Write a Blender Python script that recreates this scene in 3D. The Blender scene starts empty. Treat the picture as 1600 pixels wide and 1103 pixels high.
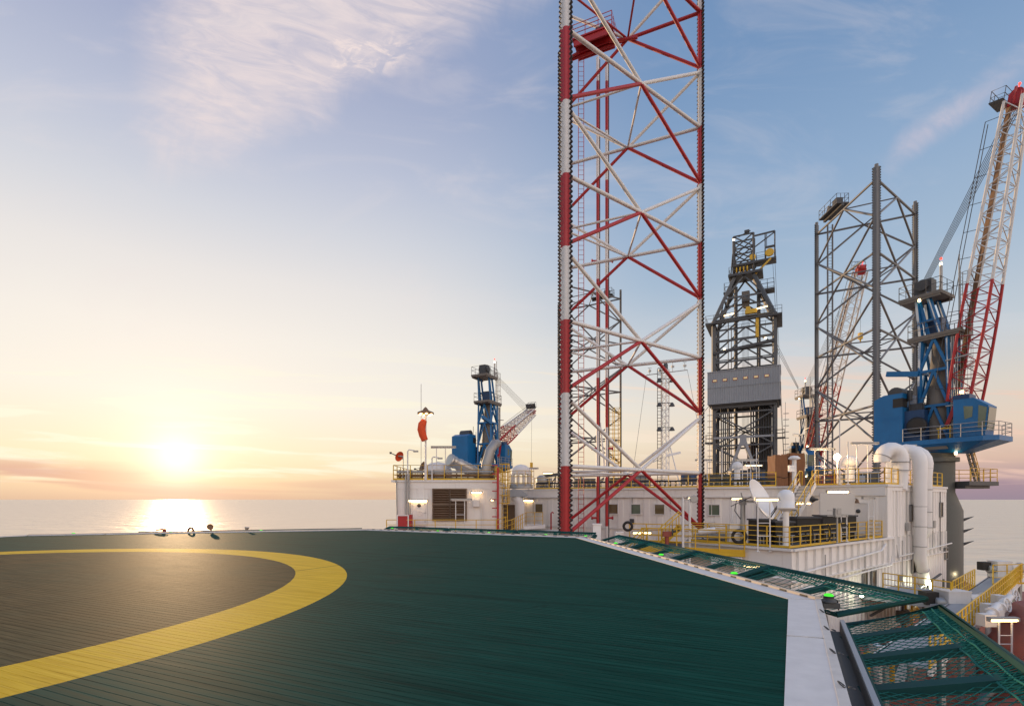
import bpy, bmesh, math, random
from mathutils import Vector as V, Matrix
random.seed(7)
SC = bpy.context.scene
COL = SC.collection
R = math.radians

# ------------------------------------------------------------------ camera
# world origin = the photographer's eye, x right, y forward, z up, metres
cam_d = bpy.data.cameras.new("camera"); cam = bpy.data.objects.new("camera", cam_d); COL.objects.link(cam)
cam.location = (0, 0, 0); cam.rotation_euler = (R(90), 0, 0)
cam_d.sensor_width = 36; cam_d.lens = 18.0
cam_d.shift_y = (780 - 551.5) / 1600
cam_d.clip_start = 0.05; cam_d.clip_end = 200000
SC.camera = cam
SC.render.resolution_x = 1024; SC.render.resolution_y = 705
SC.view_settings.view_transform = 'Standard'; SC.view_settings.look = 'None'
SC.view_settings.exposure = 0.0; SC.view_settings.gamma = 1
try: SC.cycles.max_bounces = 6; SC.cycles.diffuse_bounces = 3; SC.cycles.glossy_bounces = 3; SC.cycles.transmission_bounces = 3; SC.cycles.use_denoising = True; SC.cycles.sample_clamp_indirect = 3.0; SC.cycles.caustics_reflective = False; SC.cycles.caustics_refractive = False
except Exception: pass

def lin(r, g, b):
    f = lambda c: (c/255/12.92 if c/255 <= .04045 else ((c/255+.055)/1.055)**2.4)
    return (f(r), f(g), f(b), 1)

# ------------------------------------------------------------------ sky
SUN_AZ, SUN_EL = R(-33.2), R(3.9)          # azimuth from +y, to the left
sdir = V((math.sin(SUN_AZ)*math.cos(SUN_EL), math.cos(SUN_AZ)*math.cos(SUN_EL), math.sin(SUN_EL)))
SKY_STRENGTH = 0.1
world = bpy.data.worlds.new("World"); SC.world = world; world.use_nodes = True
nt = world.node_tree; nt.nodes.clear()
class G:                                     # tiny node-graph helper
    def __init__(s, t): s.t = t
    def n(s, kind, **k):
        x = s.t.nodes.new(kind)
        for a, b in k.items(): setattr(x, a, b)
        return x
    def put(s, sock, v):
        if isinstance(v, bpy.types.NodeSocket): s.t.links.new(v, sock)
        else: sock.default_value = v
    def m(s, op, a, b=0.0, c=0.0, clamp=False):
        x = s.n('ShaderNodeMath', operation=op, use_clamp=clamp)
        for i, v in enumerate((a, b, c)): s.put(x.inputs[i], v)
        return x.outputs[0]
    def mix(s, f, a, b, mode='MIX'):
        x = s.n('ShaderNodeMix', data_type='RGBA', blend_type=mode, clamp_factor=True)
        s.put(x.inputs[0], f); s.put(x.inputs[6], a); s.put(x.inputs[7], b); return x.outputs[2]
    def ss(s, v, lo, hi, a=0.0, b=1.0):
        x = s.n('ShaderNodeMapRange', interpolation_type='SMOOTHSTEP', clamp=True)
        s.put(x.inputs[0], v); s.put(x.inputs[1], lo); s.put(x.inputs[2], hi); s.put(x.inputs[3], a); s.put(x.inputs[4], b); return x.outputs[0]
    def ramp(s, f, stops):
        x = s.n('ShaderNodeValToRGB'); e = x.color_ramp.elements
        while len(e) < len(stops): e.new(0.5)
        for el, (p, c) in zip(e, stops): el.position = p; el.color = c
        s.put(x.inputs[0], f); return x.outputs[0]
    def noise(s, vec, scale, detail=4, rough=.55, dist=0.0):
        x = s.n('ShaderNodeTexNoise'); s.put(x.inputs['Vector'], vec); x.inputs['Scale'].default_value = scale
        x.inputs['Detail'].default_value = detail; x.inputs['Roughness'].default_value = rough; x.inputs['Distortion'].default_value = dist
        return x.outputs[0]
    def comb(s, x, y, z):
        c = s.n('ShaderNodeCombineXYZ')
        for i, v in enumerate((x, y, z)): s.put(c.inputs[i], v)
        return c.outputs[0]
    def dot(s, a, b):
        x = s.n('ShaderNodeVectorMath', operation='DOT_PRODUCT'); s.put(x.inputs[0], a); s.put(x.inputs[1], b); return x.outputs['Value']
def sepx(g, v):
    x = g.n('ShaderNodeSeparateXYZ'); g.put(x.inputs[0], v); return x.outputs[0]
def build_sky():
    g = G(nt)
    tc = g.n('ShaderNodeTexCoord').outputs['Generated']
    nrm = g.n('ShaderNodeVectorMath', operation='NORMALIZE'); g.put(nrm.inputs[0], tc); d = nrm.outputs[0]
    sep = g.n('ShaderNodeSeparateXYZ'); g.put(sep.inputs[0], d); X, Y, Z = sep.outputs
    hd = g.m('MAXIMUM', g.m('SQRT', g.m('ADD', g.m('MULTIPLY', X, X), g.m('MULTIPLY', Y, Y))), 1e-4)
    ca = g.m('DIVIDE', g.dot(d, (math.sin(SUN_AZ), math.cos(SUN_AZ), 0)), hd)      # cosine of azimuth off the sun
    el = g.m('MAXIMUM', Z, 0.0)
    sunside = g.ramp(el, [(0, lin(226,193,164)), (.03, lin(246,220,182)), (.075, lin(252,237,204)), (.17, lin(251,244,231)), (.27, lin(247,241,233)),
                          (.36, lin(236,232,230)), (.44, lin(216,218,226)), (.52, lin(194,200,219)), (.62, lin(168,177,206)), (1, lin(110,130,178))])
    away = g.ramp(el, [(0, lin(160,142,156)), (.025, lin(176,150,160)), (.06, lin(224,192,174)), (.11, lin(234,213,194)), (.17, lin(224,216,206)),
                       (.24, lin(201,210,218)), (.37, lin(168,190,213)), (.49, lin(146,174,207)), (.62, lin(122,154,194)), (1, lin(82,118,170))])
    f = g.mix(g.ss(el, .05, .40), g.comb(g.ss(ca, .22, .99), 0, 0), g.comb(g.ss(ca, .62, 1.0), 0, 0)); f = g.n('ShaderNodeSeparateXYZ', ).outputs[0] if False else sepx(g, f)
    base = g.mix(f, away, sunside)
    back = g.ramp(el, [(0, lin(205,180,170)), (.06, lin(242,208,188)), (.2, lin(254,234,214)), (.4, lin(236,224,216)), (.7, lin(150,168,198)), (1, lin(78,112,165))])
    bsc = g.n('ShaderNodeVectorMath', operation='SCALE'); g.put(bsc.inputs[0], back); bsc.inputs['Scale'].default_value = 2.0  # sky behind the camera, made brighter as added fill for the white walls
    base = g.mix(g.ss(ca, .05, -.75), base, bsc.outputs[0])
    # physical sky, blended in
    sky = g.n('ShaderNodeTexSky', sky_type='NISHITA', sun_disc=False, sun_elevation=SUN_EL, sun_rotation=SUN_AZ, altitude=0)
    sky.air_density = 1.2; sky.dust_density = 2.0
    # ---- clouds, in coordinates on the sky toward +y
    yy = g.m('MAXIMUM', Y, .05)
    u = g.m('DIVIDE', X, yy); w = g.m('DIVIDE', Z, yy)
    front = g.ss(Y, .1, .3)
    # cirrus plume
    px = lambda p: (p-800)/800
    pz = lambda p: (780-p)/800
    def line(p, q):                        # signed distance, positive left of p->q (up-left side)
        ax, az, bx, bz = px(p[0]), pz(p[1]), px(q[0]), pz(q[1])
        L = math.hypot(bx-ax, bz-az); nx, nz = -(bz-az)/L, (bx-ax)/L
        return g.m('ADD', g.m('ADD', g.m('MULTIPLY', u, nx), g.m('MULTIPLY', w, nz)), -(nx*ax+nz*az))
    wob = g.m('MULTIPLY', g.m('SUBTRACT', g.noise(g.comb(u, w, 0), 5, 5, .6, 1.2), .5), .16)
    s1 = g.ss(g.m('ADD', line((260,330),(655,110)), wob), -.02, .11)
    s2 = g.ss(g.m('ADD', line((215,0),(205,330)), wob), -.03, .13)
    s3 = g.ss(g.m('ADD', w, g.m('MULTIPLY', wob, .5)), .56, .72)
    along = g.m('ADD', g.m('MULTIPLY', u, .88), g.m('MULTIPLY', w, -.30))
    across = g.m('ADD', g.m('MULTIPLY', u, .30), g.m('MULTIPLY', w, .95))
    fib = g.noise(g.comb(g.m('MULTIPLY', along, 2.2), g.m('MULTIPLY', across, 9.0), 3.1), 2.6, 8, .64, 1.6)
    pl = g.m('MULTIPLY', g.m('MULTIPLY', g.m('MULTIPLY', s1, s2), s3), g.ss(fib, .25, .72, .45, 1.0))
    tip = g.m('MULTIPLY', g.m('MULTIPLY', g.ss(line((470,130),(660,60)), -.07, -.0), g.ss(g.m('ABSOLUTE', g.m('ADD', u, -px(580))), .02, .14, 1, 0)),
              g.ss(g.noise(g.comb(u, g.m('MULTIPLY', w, 1.6), 7), 17, 6, .65, 1.0), .46, .72))
    tip = g.m('MULTIPLY', tip, g.ss(g.m('ABSOLUTE', g.m('ADD', w, -pz(95))), .02, .075, 1, 0))
    pl = g.m('MULTIPLY', g.m('ADD', g.m('MULTIPLY', pl, .86), g.m('MULTIPLY', tip, .8)), front, clamp=True)
    col = g.mix(pl, base, lin(242,226,224))
    # thin high veil, left
    veil = g.noise(g.comb(g.m('MULTIPLY', u, 1.0), g.m('MULTIPLY', w, 3.0), 1.3), 2.6, 6, .6, .8)
    veil = g.m('MULTIPLY', g.m('MULTIPLY', g.ss(veil, .48, .75), g.ss(w, .15, .4)), g.m('MULTIPLY', front, .22))
    col = g.mix(veil, col, lin(240,228,226))
    # right wisp
    a = line((1375,262),(1600,95)); a = g.m('ADD', a, g.m('MULTIPLY', wob, .35))
    wis = g.m('MULTIPLY', g.ss(g.m('ABSOLUTE', a), .0, .040, 1, 0), g.ss(u, px(1370), px(1420)))
    wis = g.m('MULTIPLY', wis, g.ss(u, px(1680), px(1480)))
    wis = g.m('MULTIPLY', wis, g.ss(g.noise(g.comb(u, w, 5), 11, 6, .65, .6), .3, .7, .25, .8))
    col = g.mix(g.m('MULTIPLY', wis, .75), col, lin(216,205,216))
    # long flat clouds low over the horizon
    st = g.noise(g.comb(g.m('MULTIPLY', u, 1.3), g.m('MULTIPLY', g.m('ADD', w, g.m('MULTIPLY', u, .05)), 17.0), .4), 2.2, 7, .55, .5)
    band = g.m('MULTIPLY', g.ss(w, .015, .06), g.ss(w, .17, .33, 1, 0))
    lightst = g.m('MULTIPLY', g.m('MULTIPLY', g.ss(st, .50, .62), band), front)
    col = g.mix(g.m('MULTIPLY', lightst, .75), col, g.mix(f, lin(247,208,188), lin(255,250,228)))
    st2 = g.noise(g.comb(g.m('MULTIPLY', u, .9), g.m('MULTIPLY', g.m('ADD', w, g.m('MULTIPLY', u, .03)), 13.0), 6.4), 2.0, 6, .5, .4)
    low = g.m('MULTIPLY', g.m('MULTIPLY', g.ss(st2, .45, .62), g.ss(w, .055, .105, 1, 0)), g.ss(w, -.01, .012))
    low = g.m('MULTIPLY', low, g.ss(u, px(260), px(20), .45, 1.0))
    col = g.mix(g.m('MULTIPLY', low, .85), col, g.mix(f, lin(168,145,160), lin(212,168,154)))
    # glow of the sun through the haze
    cs = g.dot(d, tuple(sdir)); cs = g.m('MAXIMUM', cs, 0.0)
    def glow(n, amp, c):
        nonlocal col
        k = g.m('MULTIPLY', g.m('POWER', cs, n), amp)
        col = g.mix(k, col, c, 'ADD') if False else g.mix(1.0, col, g.mix(k, (0,0,0,1), c), 'ADD')
    glow(30, .03, (1, .9, .75, 1)); glow(140, .06, (1, .93, .80, 1)); glow(500, .20, (1, .97, .92, 1)); glow(1800, .28, (1, .98, .95, 1))
    sc = g.n('ShaderNodeVectorMath', operation='SCALE'); g.put(sc.inputs[0], col); sc.inputs['Scale'].default_value = 1/SKY_STRENGTH
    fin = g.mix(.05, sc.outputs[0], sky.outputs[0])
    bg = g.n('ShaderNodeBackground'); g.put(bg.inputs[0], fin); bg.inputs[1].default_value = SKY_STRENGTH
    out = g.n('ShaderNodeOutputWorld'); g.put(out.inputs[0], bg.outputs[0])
build_sky()
sun_d = bpy.data.lights.new("sun", 'SUN'); sun = bpy.data.objects.new("sun", sun_d); COL.objects.link(sun)
sun_d.energy = 3.2; sun_d.angle = R(.6); sun_d.color = (1, .66, .36)
sun.rotation_euler = (-sdir).to_track_quat('-Z', 'Y').to_euler()
sun.location = sdir*300

# ------------------------------------------------------------------ materials
def mat(name, c, rough=.5, metal=0.0, var=.12, scale=1.5, rust=0.0, streak=0.0, bump=0.0, spec=.5, dirt=(.09,.06,.04)):
    m = bpy.data.materials.new(name); m.use_nodes = True; t = m.node_tree; g = G(t)
    b = t.nodes['Principled BSDF']
    b.inputs['Roughness'].default_value = rough; b.inputs['Metallic'].default_value = metal; b.inputs['Specular IOR Level'].default_value = spec
    geo = g.n('ShaderNodeNewGeometry').outputs['Position']
    nz = g.noise(geo, scale, 5, .6)
    c4 = (c[0], c[1], c[2], 1)
    lo = tuple(x*(1-var) for x in c)+(1,); hi = tuple(min(1, x*(1+var)) for x in c)+(1,)
    col = g.mix(nz, lo, hi)
    if streak:
        mp = g.n('ShaderNodeVectorMath', operation='MULTIPLY'); g.put(mp.inputs[0], geo); mp.inputs[1].default_value = (4, 4, .35)
        sn = g.noise(mp.outputs[0], 1.6, 6, .65)
        col = g.mix(g.m('MULTIPLY', g.ss(sn, .52, .8), streak), col, dirt+(1,))
    if rust:
        rn = g.noise(geo, 2.7, 8, .7)
        col = g.mix(g.ss(rn, 1-rust*.5-.12, 1-rust*.5), col, (.16,.065,.03,1))
    g.put(b.inputs['Base Color'], col)
    rr = g.m('ADD', g.m('MULTIPLY', nz, .2), rough-.1, clamp=True); g.put(b.inputs['Roughness'], rr)
    if bump:
        bn = g.n('ShaderNodeBump'); bn.inputs['Strength'].default_value = bump; bn.inputs['Distance'].default_value = .02
        g.put(bn.inputs['Height'], g.noise(geo, 9, 5)); g.put(b.inputs['Normal'], bn.outputs[0])
    return m
def emit(name, c, s):
    m = bpy.data.materials.new(name); m.use_nodes = True; t = m.node_tree; t.nodes.clear()
    e = t.nodes.new('ShaderNodeEmission'); e.inputs[0].default_value = (*c, 1); e.inputs[1].default_value = s
    o = t.nodes.new('ShaderNodeOutputMaterial'); t.links.new(e.outputs[0], o.inputs[0]); return m
M = {}
M['white'] = mat('white_paint', (.74,.72,.69), .45, streak=.25, rust=.10, dirt=(.42,.34,.26))
M['whitewall'] = mat('white_wall_paint', (.82,.785,.735), .5, var=.08, scale=.8, streak=.42, rust=.13, dirt=(.50,.44,.37))
M['whiteclean'] = mat('white_enamel', (.80,.79,.77), .35, var=.05)
M['red'] = mat('red_paint', (.40,.016,.020), .5, var=.3, rust=.10, streak=.45, dirt=(.16,.012,.012))
M['legwhite'] = mat('leg_white_paint', (.72,.70,.67), .5, rust=.05, streak=.6, dirt=(.40,.34,.28))
M['yellow'] = mat('yellow_paint', (.66,.40,.02), .45, var=.12, rust=.10)
M['blue'] = mat('blue_paint', (.003,.125,.32), .45, var=.28, scale=.9, rust=.07, streak=.4, dirt=(.03,.06,.09))
M['navy'] = mat('dark_blue_paint', (.012,.05,.13), .5, var=.2)
M['grey'] = mat('grey_paint', (.17,.17,.17), .5, var=.18, rust=.07, streak=.2, dirt=(.06,.05,.045))
M['ltgrey'] = mat('light_grey_paint', (.31,.335,.36), .5, var=.12, streak=.2, dirt=(.13,.13,.13))
M['derrick'] = mat('derrick_grey_paint', (.085,.095,.105), .5, var=.2, rust=.07, streak=.2, dirt=(.04,.035,.03))
M['pedestal'] = mat('pedestal_grey_paint', (.095,.10,.09), .55, var=.15, streak=.4, rust=.05, dirt=(.05,.045,.035))
M['dgrey'] = mat('dark_grey_steel', (.055,.058,.062), .55, var=.25, rust=.08)
M['black'] = mat('black_rubber', (.014,.013,.012), .6, var=.2)
M['rack'] = mat('dark_rack_steel', (.028,.022,.02), .5, .3, var=.3)
M['alu'] = mat('bare_aluminium', (.48,.47,.45), .38, .8, var=.12, rust=.03)
M['galv'] = mat('galvanised_steel', (.36,.36,.35), .5, .5, var=.15, rust=.06)
M['green'] = mat('green_net_rope', (.018,.145,.12), .85, var=.2, spec=.15)
M['tealpaint'] = mat('green_frame_paint', (.009,.058,.055), .75, var=.25, spec=.2)
M['brown'] = mat('brown_tarpaulin', (.23,.095,.035), .75, var=.3, bump=.4)
M['rustbeam'] = mat('rusty_walkway', (.20,.115,.06), .7, var=.3, rust=.3)
M['concrete'] = mat('weathered_grey_brown_steel', (.16,.145,.125), .65, var=.2, streak=.5)
M['reddeck'] = mat('red_oxide_deck', (.30,.075,.052), .6, var=.3, scale=.7, rust=.12, bump=.2)
M['hullred'] = mat('red_hull_paint', (.26,.05,.035), .5, var=.2, streak=.35, rust=.08)
M['olive'] = mat('dark_olive_steel', (.06,.065,.05), .6, var=.3)
M['orange'] = mat('orange_fabric', (.72,.085,.02), .8, var=.15)
M['louvre'] = mat('brown_louvre_paint', (.17,.115,.075), .6, var=.15)
M['sign'] = mat('cream_sign_board', (.60,.565,.51), .6, var=.03)
M['pane'] = mat('window_glass', (.15,.11,.055), .06, var=.2, spec=.8)  # brown base colour stands in for warm reflections in the glass
M['paneg'] = mat('greenish_window_glass', (.12,.16,.11), .08, var=.2, spec=.8)
M['fluo'] = emit('fluorescent_tube_glow', (1, .62, .25), 14)
M['fluow'] = emit('white_tube_glow', (1, .70, .34), 5)
M['flood'] = emit('floodlight_glow', (1, .62, .22), 45)
M['spot'] = emit('small_lamp_glow', (1, .70, .34), 12)
M['cool'] = emit('cool_lamp_glow', (.92, 1, .62), 16)
M['greenlamp'] = emit('green_lamp_glow', (.10, 1, .06), 1.1)
M['redlamp'] = emit('red_beacon_glow', (1, .05, .03), 4)
M['litwin'] = emit('lit_window_glow', (1, .78, .42), .55)

def band_mat():                                        # red and white bands by height, painted on the chords
    m = bpy.data.materials.new('red_white_banded_paint'); m.use_nodes = True; t = m.node_tree; g = G(t); b = t.nodes['Principled BSDF']
    geo = g.n('ShaderNodeNewGeometry').outputs['Position']
    s = g.n('ShaderNodeSeparateXYZ'); g.put(s.inputs[0], geo)
    k = g.m('FRACT', g.m('DIVIDE', g.m('ADD', s.outputs[2], 8.54*4-1.95), 8.54))
    nz = g.noise(geo, 1.5, 6, .65)
    mp = g.n('ShaderNodeVectorMath', operation='MULTIPLY'); g.put(mp.inputs[0], geo); mp.inputs[1].default_value = (5, 5, .4)
    sn = g.ss(g.noise(mp.outputs[0], 1.6, 6, .65), .5, .8)
    w = g.mix(g.m('MULTIPLY', sn, .6), g.mix(nz, (.62,.60,.58,1), (.76,.74,.72,1)), (.38,.32,.26,1))
    r = g.mix(g.m('MULTIPLY', sn, .55), g.mix(nz, (.34,.014,.018,1), (.48,.022,.026,1)), (.15,.012,.012,1))
    g.put(b.inputs['Base Color'], g.mix(g.m('GREATER_THAN', k, .5), w, r)); b.inputs['Roughness'].default_value = .42
    return m
M['band'] = band_mat()

# ------------------------------------------------------------------ mesh helpers
class MB:
    def __init__(s): s.v = []; s.f = []; s.sm = []
    def add(s, vs, fs, smooth=False):
        o = len(s.v); s.v += [tuple(x) for x in vs]
        for q in fs: s.f.append(tuple(i+o for i in q)); s.sm.append(smooth)
        return s
    def box(s, c, sz, ax=None, z=0):
        c = V(c); X, Y, Z = ax if ax else (V((1,0,0)), V((0,1,0)), V((0,0,1)))
        X = V(X)*sz[0]/2; Y = V(Y)*sz[1]/2; Z = V(Z)*sz[2]/2
        vs = [c-X-Y-Z, c+X-Y-Z, c+X+Y-Z, c-X+Y-Z, c-X-Y+Z, c+X-Y+Z, c+X+Y+Z, c-X+Y+Z]
        return s.add(vs, [(3,2,1,0),(4,5,6,7),(0,1,5,4),(1,2,6,5),(2,3,7,6),(3,0,4,7)])
    def bar(s, p, q, w, h=None):
        p, q = V(p), V(q); d = q-p; L = d.length
        if L < 1e-6: return s
        d /= L; up = V((0,0,1)) if abs(d.z) < .95 else V((1,0,0))
        a = d.cross(up).normalized(); b = a.cross(d)
        return s.box((p+q)/2, (L, w, h or w), (d, a, b))
    def tube(s, p, q, r, r2=None, n=8, cap=True):
        p, q = V(p), V(q); d = (q-p)
        if d.length < 1e-6: return s
        d.normalize(); up = V((0,0,1)) if abs(d.z) < .95 else V((1,0,0))
        a = d.cross(up).normalized(); b = a.cross(d); r2 = r if r2 is None else r2
        vs = []
        for c, rr in ((p, r), (q, r2)):
            for i in range(n):
                t = 2*math.pi*i/n; vs.append(c+a*math.cos(t)*rr+b*math.sin(t)*rr)
        s.add(vs, [(i, (i+1) % n, n+(i+1) % n, n+i) for i in range(n)], True)
        if cap: s.add(vs, [tuple(range(n))[::-1], tuple(range(n, 2*n))])
        return s
    def path(s, pts, r, n=8, closed=False):
        pts = [V(p) for p in pts]; k = len(pts); vs = []; a = None
        rs = r if isinstance(r, (list, tuple)) else [r]*k
        for i, p in enumerate(pts):
            if closed: d = pts[(i+1) % k]-pts[i-1]
            else: d = pts[min(i+1, k-1)]-pts[max(i-1, 0)]
            d.normalize()
            if a is None:
                up = V((0,0,1)) if abs(d.z) < .95 else V((1,0,0)); a = d.cross(up).normalized()
            else:
                a = (a-d*a.dot(d))
                if a.length < 1e-6: a = d.orthogonal()
                a.normalize()
            b = a.cross(d)
            for j in range(n):
                t = 2*math.pi*j/n; vs.append(p+(a*math.cos(t)+b*math.sin(t))*rs[i])
        fs = []
        for i in range(k if closed else k-1):
            i2 = (i+1) % k
            for j in range(n): fs.append((i*n+j, i*n+(j+1) % n, i2*n+(j+1) % n, i2*n+j))
        s.add(vs, fs, True)
        if not closed: s.add(vs, [tuple(range(n))[::-1], tuple(range((k-1)*n, k*n))])
        return s
    def lathe(s, c, prof, n=16, ax=None):
        c = V(c); Z = V(ax).normalized() if ax else V((0,0,1)); A = Z.orthogonal().normalized(); B = Z.cross(A); vs = []
        for r, z in prof:
            for i in range(n):
                t = 2*math.pi*i/n; vs.append(c+Z*z+(A*math.cos(t)+B*math.sin(t))*max(r, 1e-4))
        k = len(prof)
        s.add(vs, [(i*n+j, i*n+(j+1) % n, (i+1)*n+(j+1) % n, (i+1)*n+j) for i in range(k-1) for j in range(n)], True)
        s.add(vs, [tuple(range(n))[::-1], tuple(range((k-1)*n, k*n))]); return s
    def prism(s, poly, z0, z1):
        n = len(poly); vs = [(p[0], p[1], z0) for p in poly]+[(p[0], p[1], z1) for p in poly]
        return s.add(vs, [tuple(range(n))[::-1], tuple(range(n, 2*n))]+[(i, (i+1) % n, n+(i+1) % n, n+i) for i in range(n)])
    def extr(s, poly, vec):                               # planar 3D polygon extruded along vec
        n = len(poly); vec = V(vec); vs = [V(p) for p in poly]+[V(p)+vec for p in poly]
        return s.add(vs, [tuple(range(n))[::-1], tuple(range(n, 2*n))]+[(i, (i+1) % n, n+(i+1) % n, n+i) for i in range(n)])
    def build(s, name, m, parent=None, label=None, at=None):
        o0 = V(at) if at is not None else (wloc(parent) if parent else V((0,0,0)))
        me = bpy.data.meshes.new(name); me.from_pydata([tuple(V(v)-o0) for v in s.v], [], s.f)
        me.polygons.foreach_set('use_smooth', s.sm); me.materials.append(M[m] if isinstance(m, str) else m); me.validate()
        bm = bmesh.new(); bm.from_mesh(me); bmesh.ops.recalc_face_normals(bm, faces=bm.faces[:]); bm.to_mesh(me); bm.free()
        o = bpy.data.objects.new(name, me); COL.objects.link(o)
        if parent: o.parent = parent; WL[o.name] = o0
        else: o.location = o0; WL[o.name] = o0
        if label: o['label'] = label
        return o
WL = {}
def wloc(o): return WL[o.name]
def thing(name, label, cat, loc, group=None):
    o = bpy.data.objects.new(name, None); COL.objects.link(o); o.location = loc; o.empty_display_size = .3
    WL[o.name] = V(loc); o['label'] = label; o['category'] = cat
    if group: o['group'] = group
    return o
def tag(o, label, cat, group=None):
    o['label'] = label; o['category'] = cat
    if group: o['group'] = group
    return o
def struct(o): o['kind'] = 'structure'; return o
def kids(o): return [c for c in bpy.data.objects if c.parent == o]
def copy_tree(o, loc, rz=0, label=None, group=None):
    c = o.copy(); COL.objects.link(c); c.location = loc; c.rotation_euler = (0, 0, rz); WL[c.name] = V(loc)
    if label: c['label'] = label
    if group: c['group'] = group
    for k in [x for x in o.children]:
        d = k.copy(); COL.objects.link(d); d.parent = c
        for q in [x for x in k.children]:
            e = q.copy(); COL.objects.link(e); e.parent = d
    return c
def at(px, py, Z): return V(((px-800)/800*Z, Z, (780-py)/800*Z))     # point seen at (px,py) at its own distance Z
def gx(px, Z, z): return V(((px-800)/800*Z, Z, z))
def lerp(a, b, t): return V(a)*(1-t)+V(b)*t
def circ(c, r, n, ax=(0,0,1), a0=0, a1=2*math.pi):
    Z = V(ax).normalized(); A = V((1,0,0)) if abs(Z.x) < .9 else V((0,1,0)); A = (A-Z*A.dot(Z)).normalized(); B = Z.cross(A)
    return [V(c)+(A*math.cos(a0+(a1-a0)*i/n)+B*math.sin(a0+(a1-a0)*i/n))*r for i in range(n+(0 if abs(a1-a0) > 6.28 else 1))]

# ------------------------------------------------------------------ sea
def sea():
    me = bpy.data.meshes.new('sea'); L = 60000
    me.from_pydata([(-L,-L,-27),(L,-L,-27),(L,L,-27),(-L,L,-27)], [], [(0,1,2,3)])
    m = bpy.data.materials.new('sea_water'); m.use_nodes = True; t = m.node_tree; g = G(t); b = t.nodes['Principled BSDF']
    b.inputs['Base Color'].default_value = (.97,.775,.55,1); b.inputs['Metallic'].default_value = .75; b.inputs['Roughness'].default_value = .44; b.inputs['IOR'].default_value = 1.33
    geo = g.n('ShaderNodeNewGeometry').outputs['Position']
    mp = g.n('ShaderNodeVectorMath', operation='MULTIPLY'); g.put(mp.inputs[0], geo); mp.inputs[1].default_value = (.55, 1.0, 1)
    n1 = g.noise(mp.outputs[0], .16, 6, .62, .3); n2 = g.noise(mp.outputs[0], .045, 4, .55)
    h = g.m('ADD', n1, g.m('MULTIPLY', n2, 9.0))
    bn = g.n('ShaderNodeBump'); bn.inputs['Strength'].default_value = 1.0; bn.inputs['Distance'].default_value = .9
    g.put(bn.inputs['Height'], h); g.put(b.inputs['Normal'], bn.outputs[0])
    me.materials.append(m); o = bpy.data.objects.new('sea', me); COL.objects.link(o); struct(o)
sea()

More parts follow.
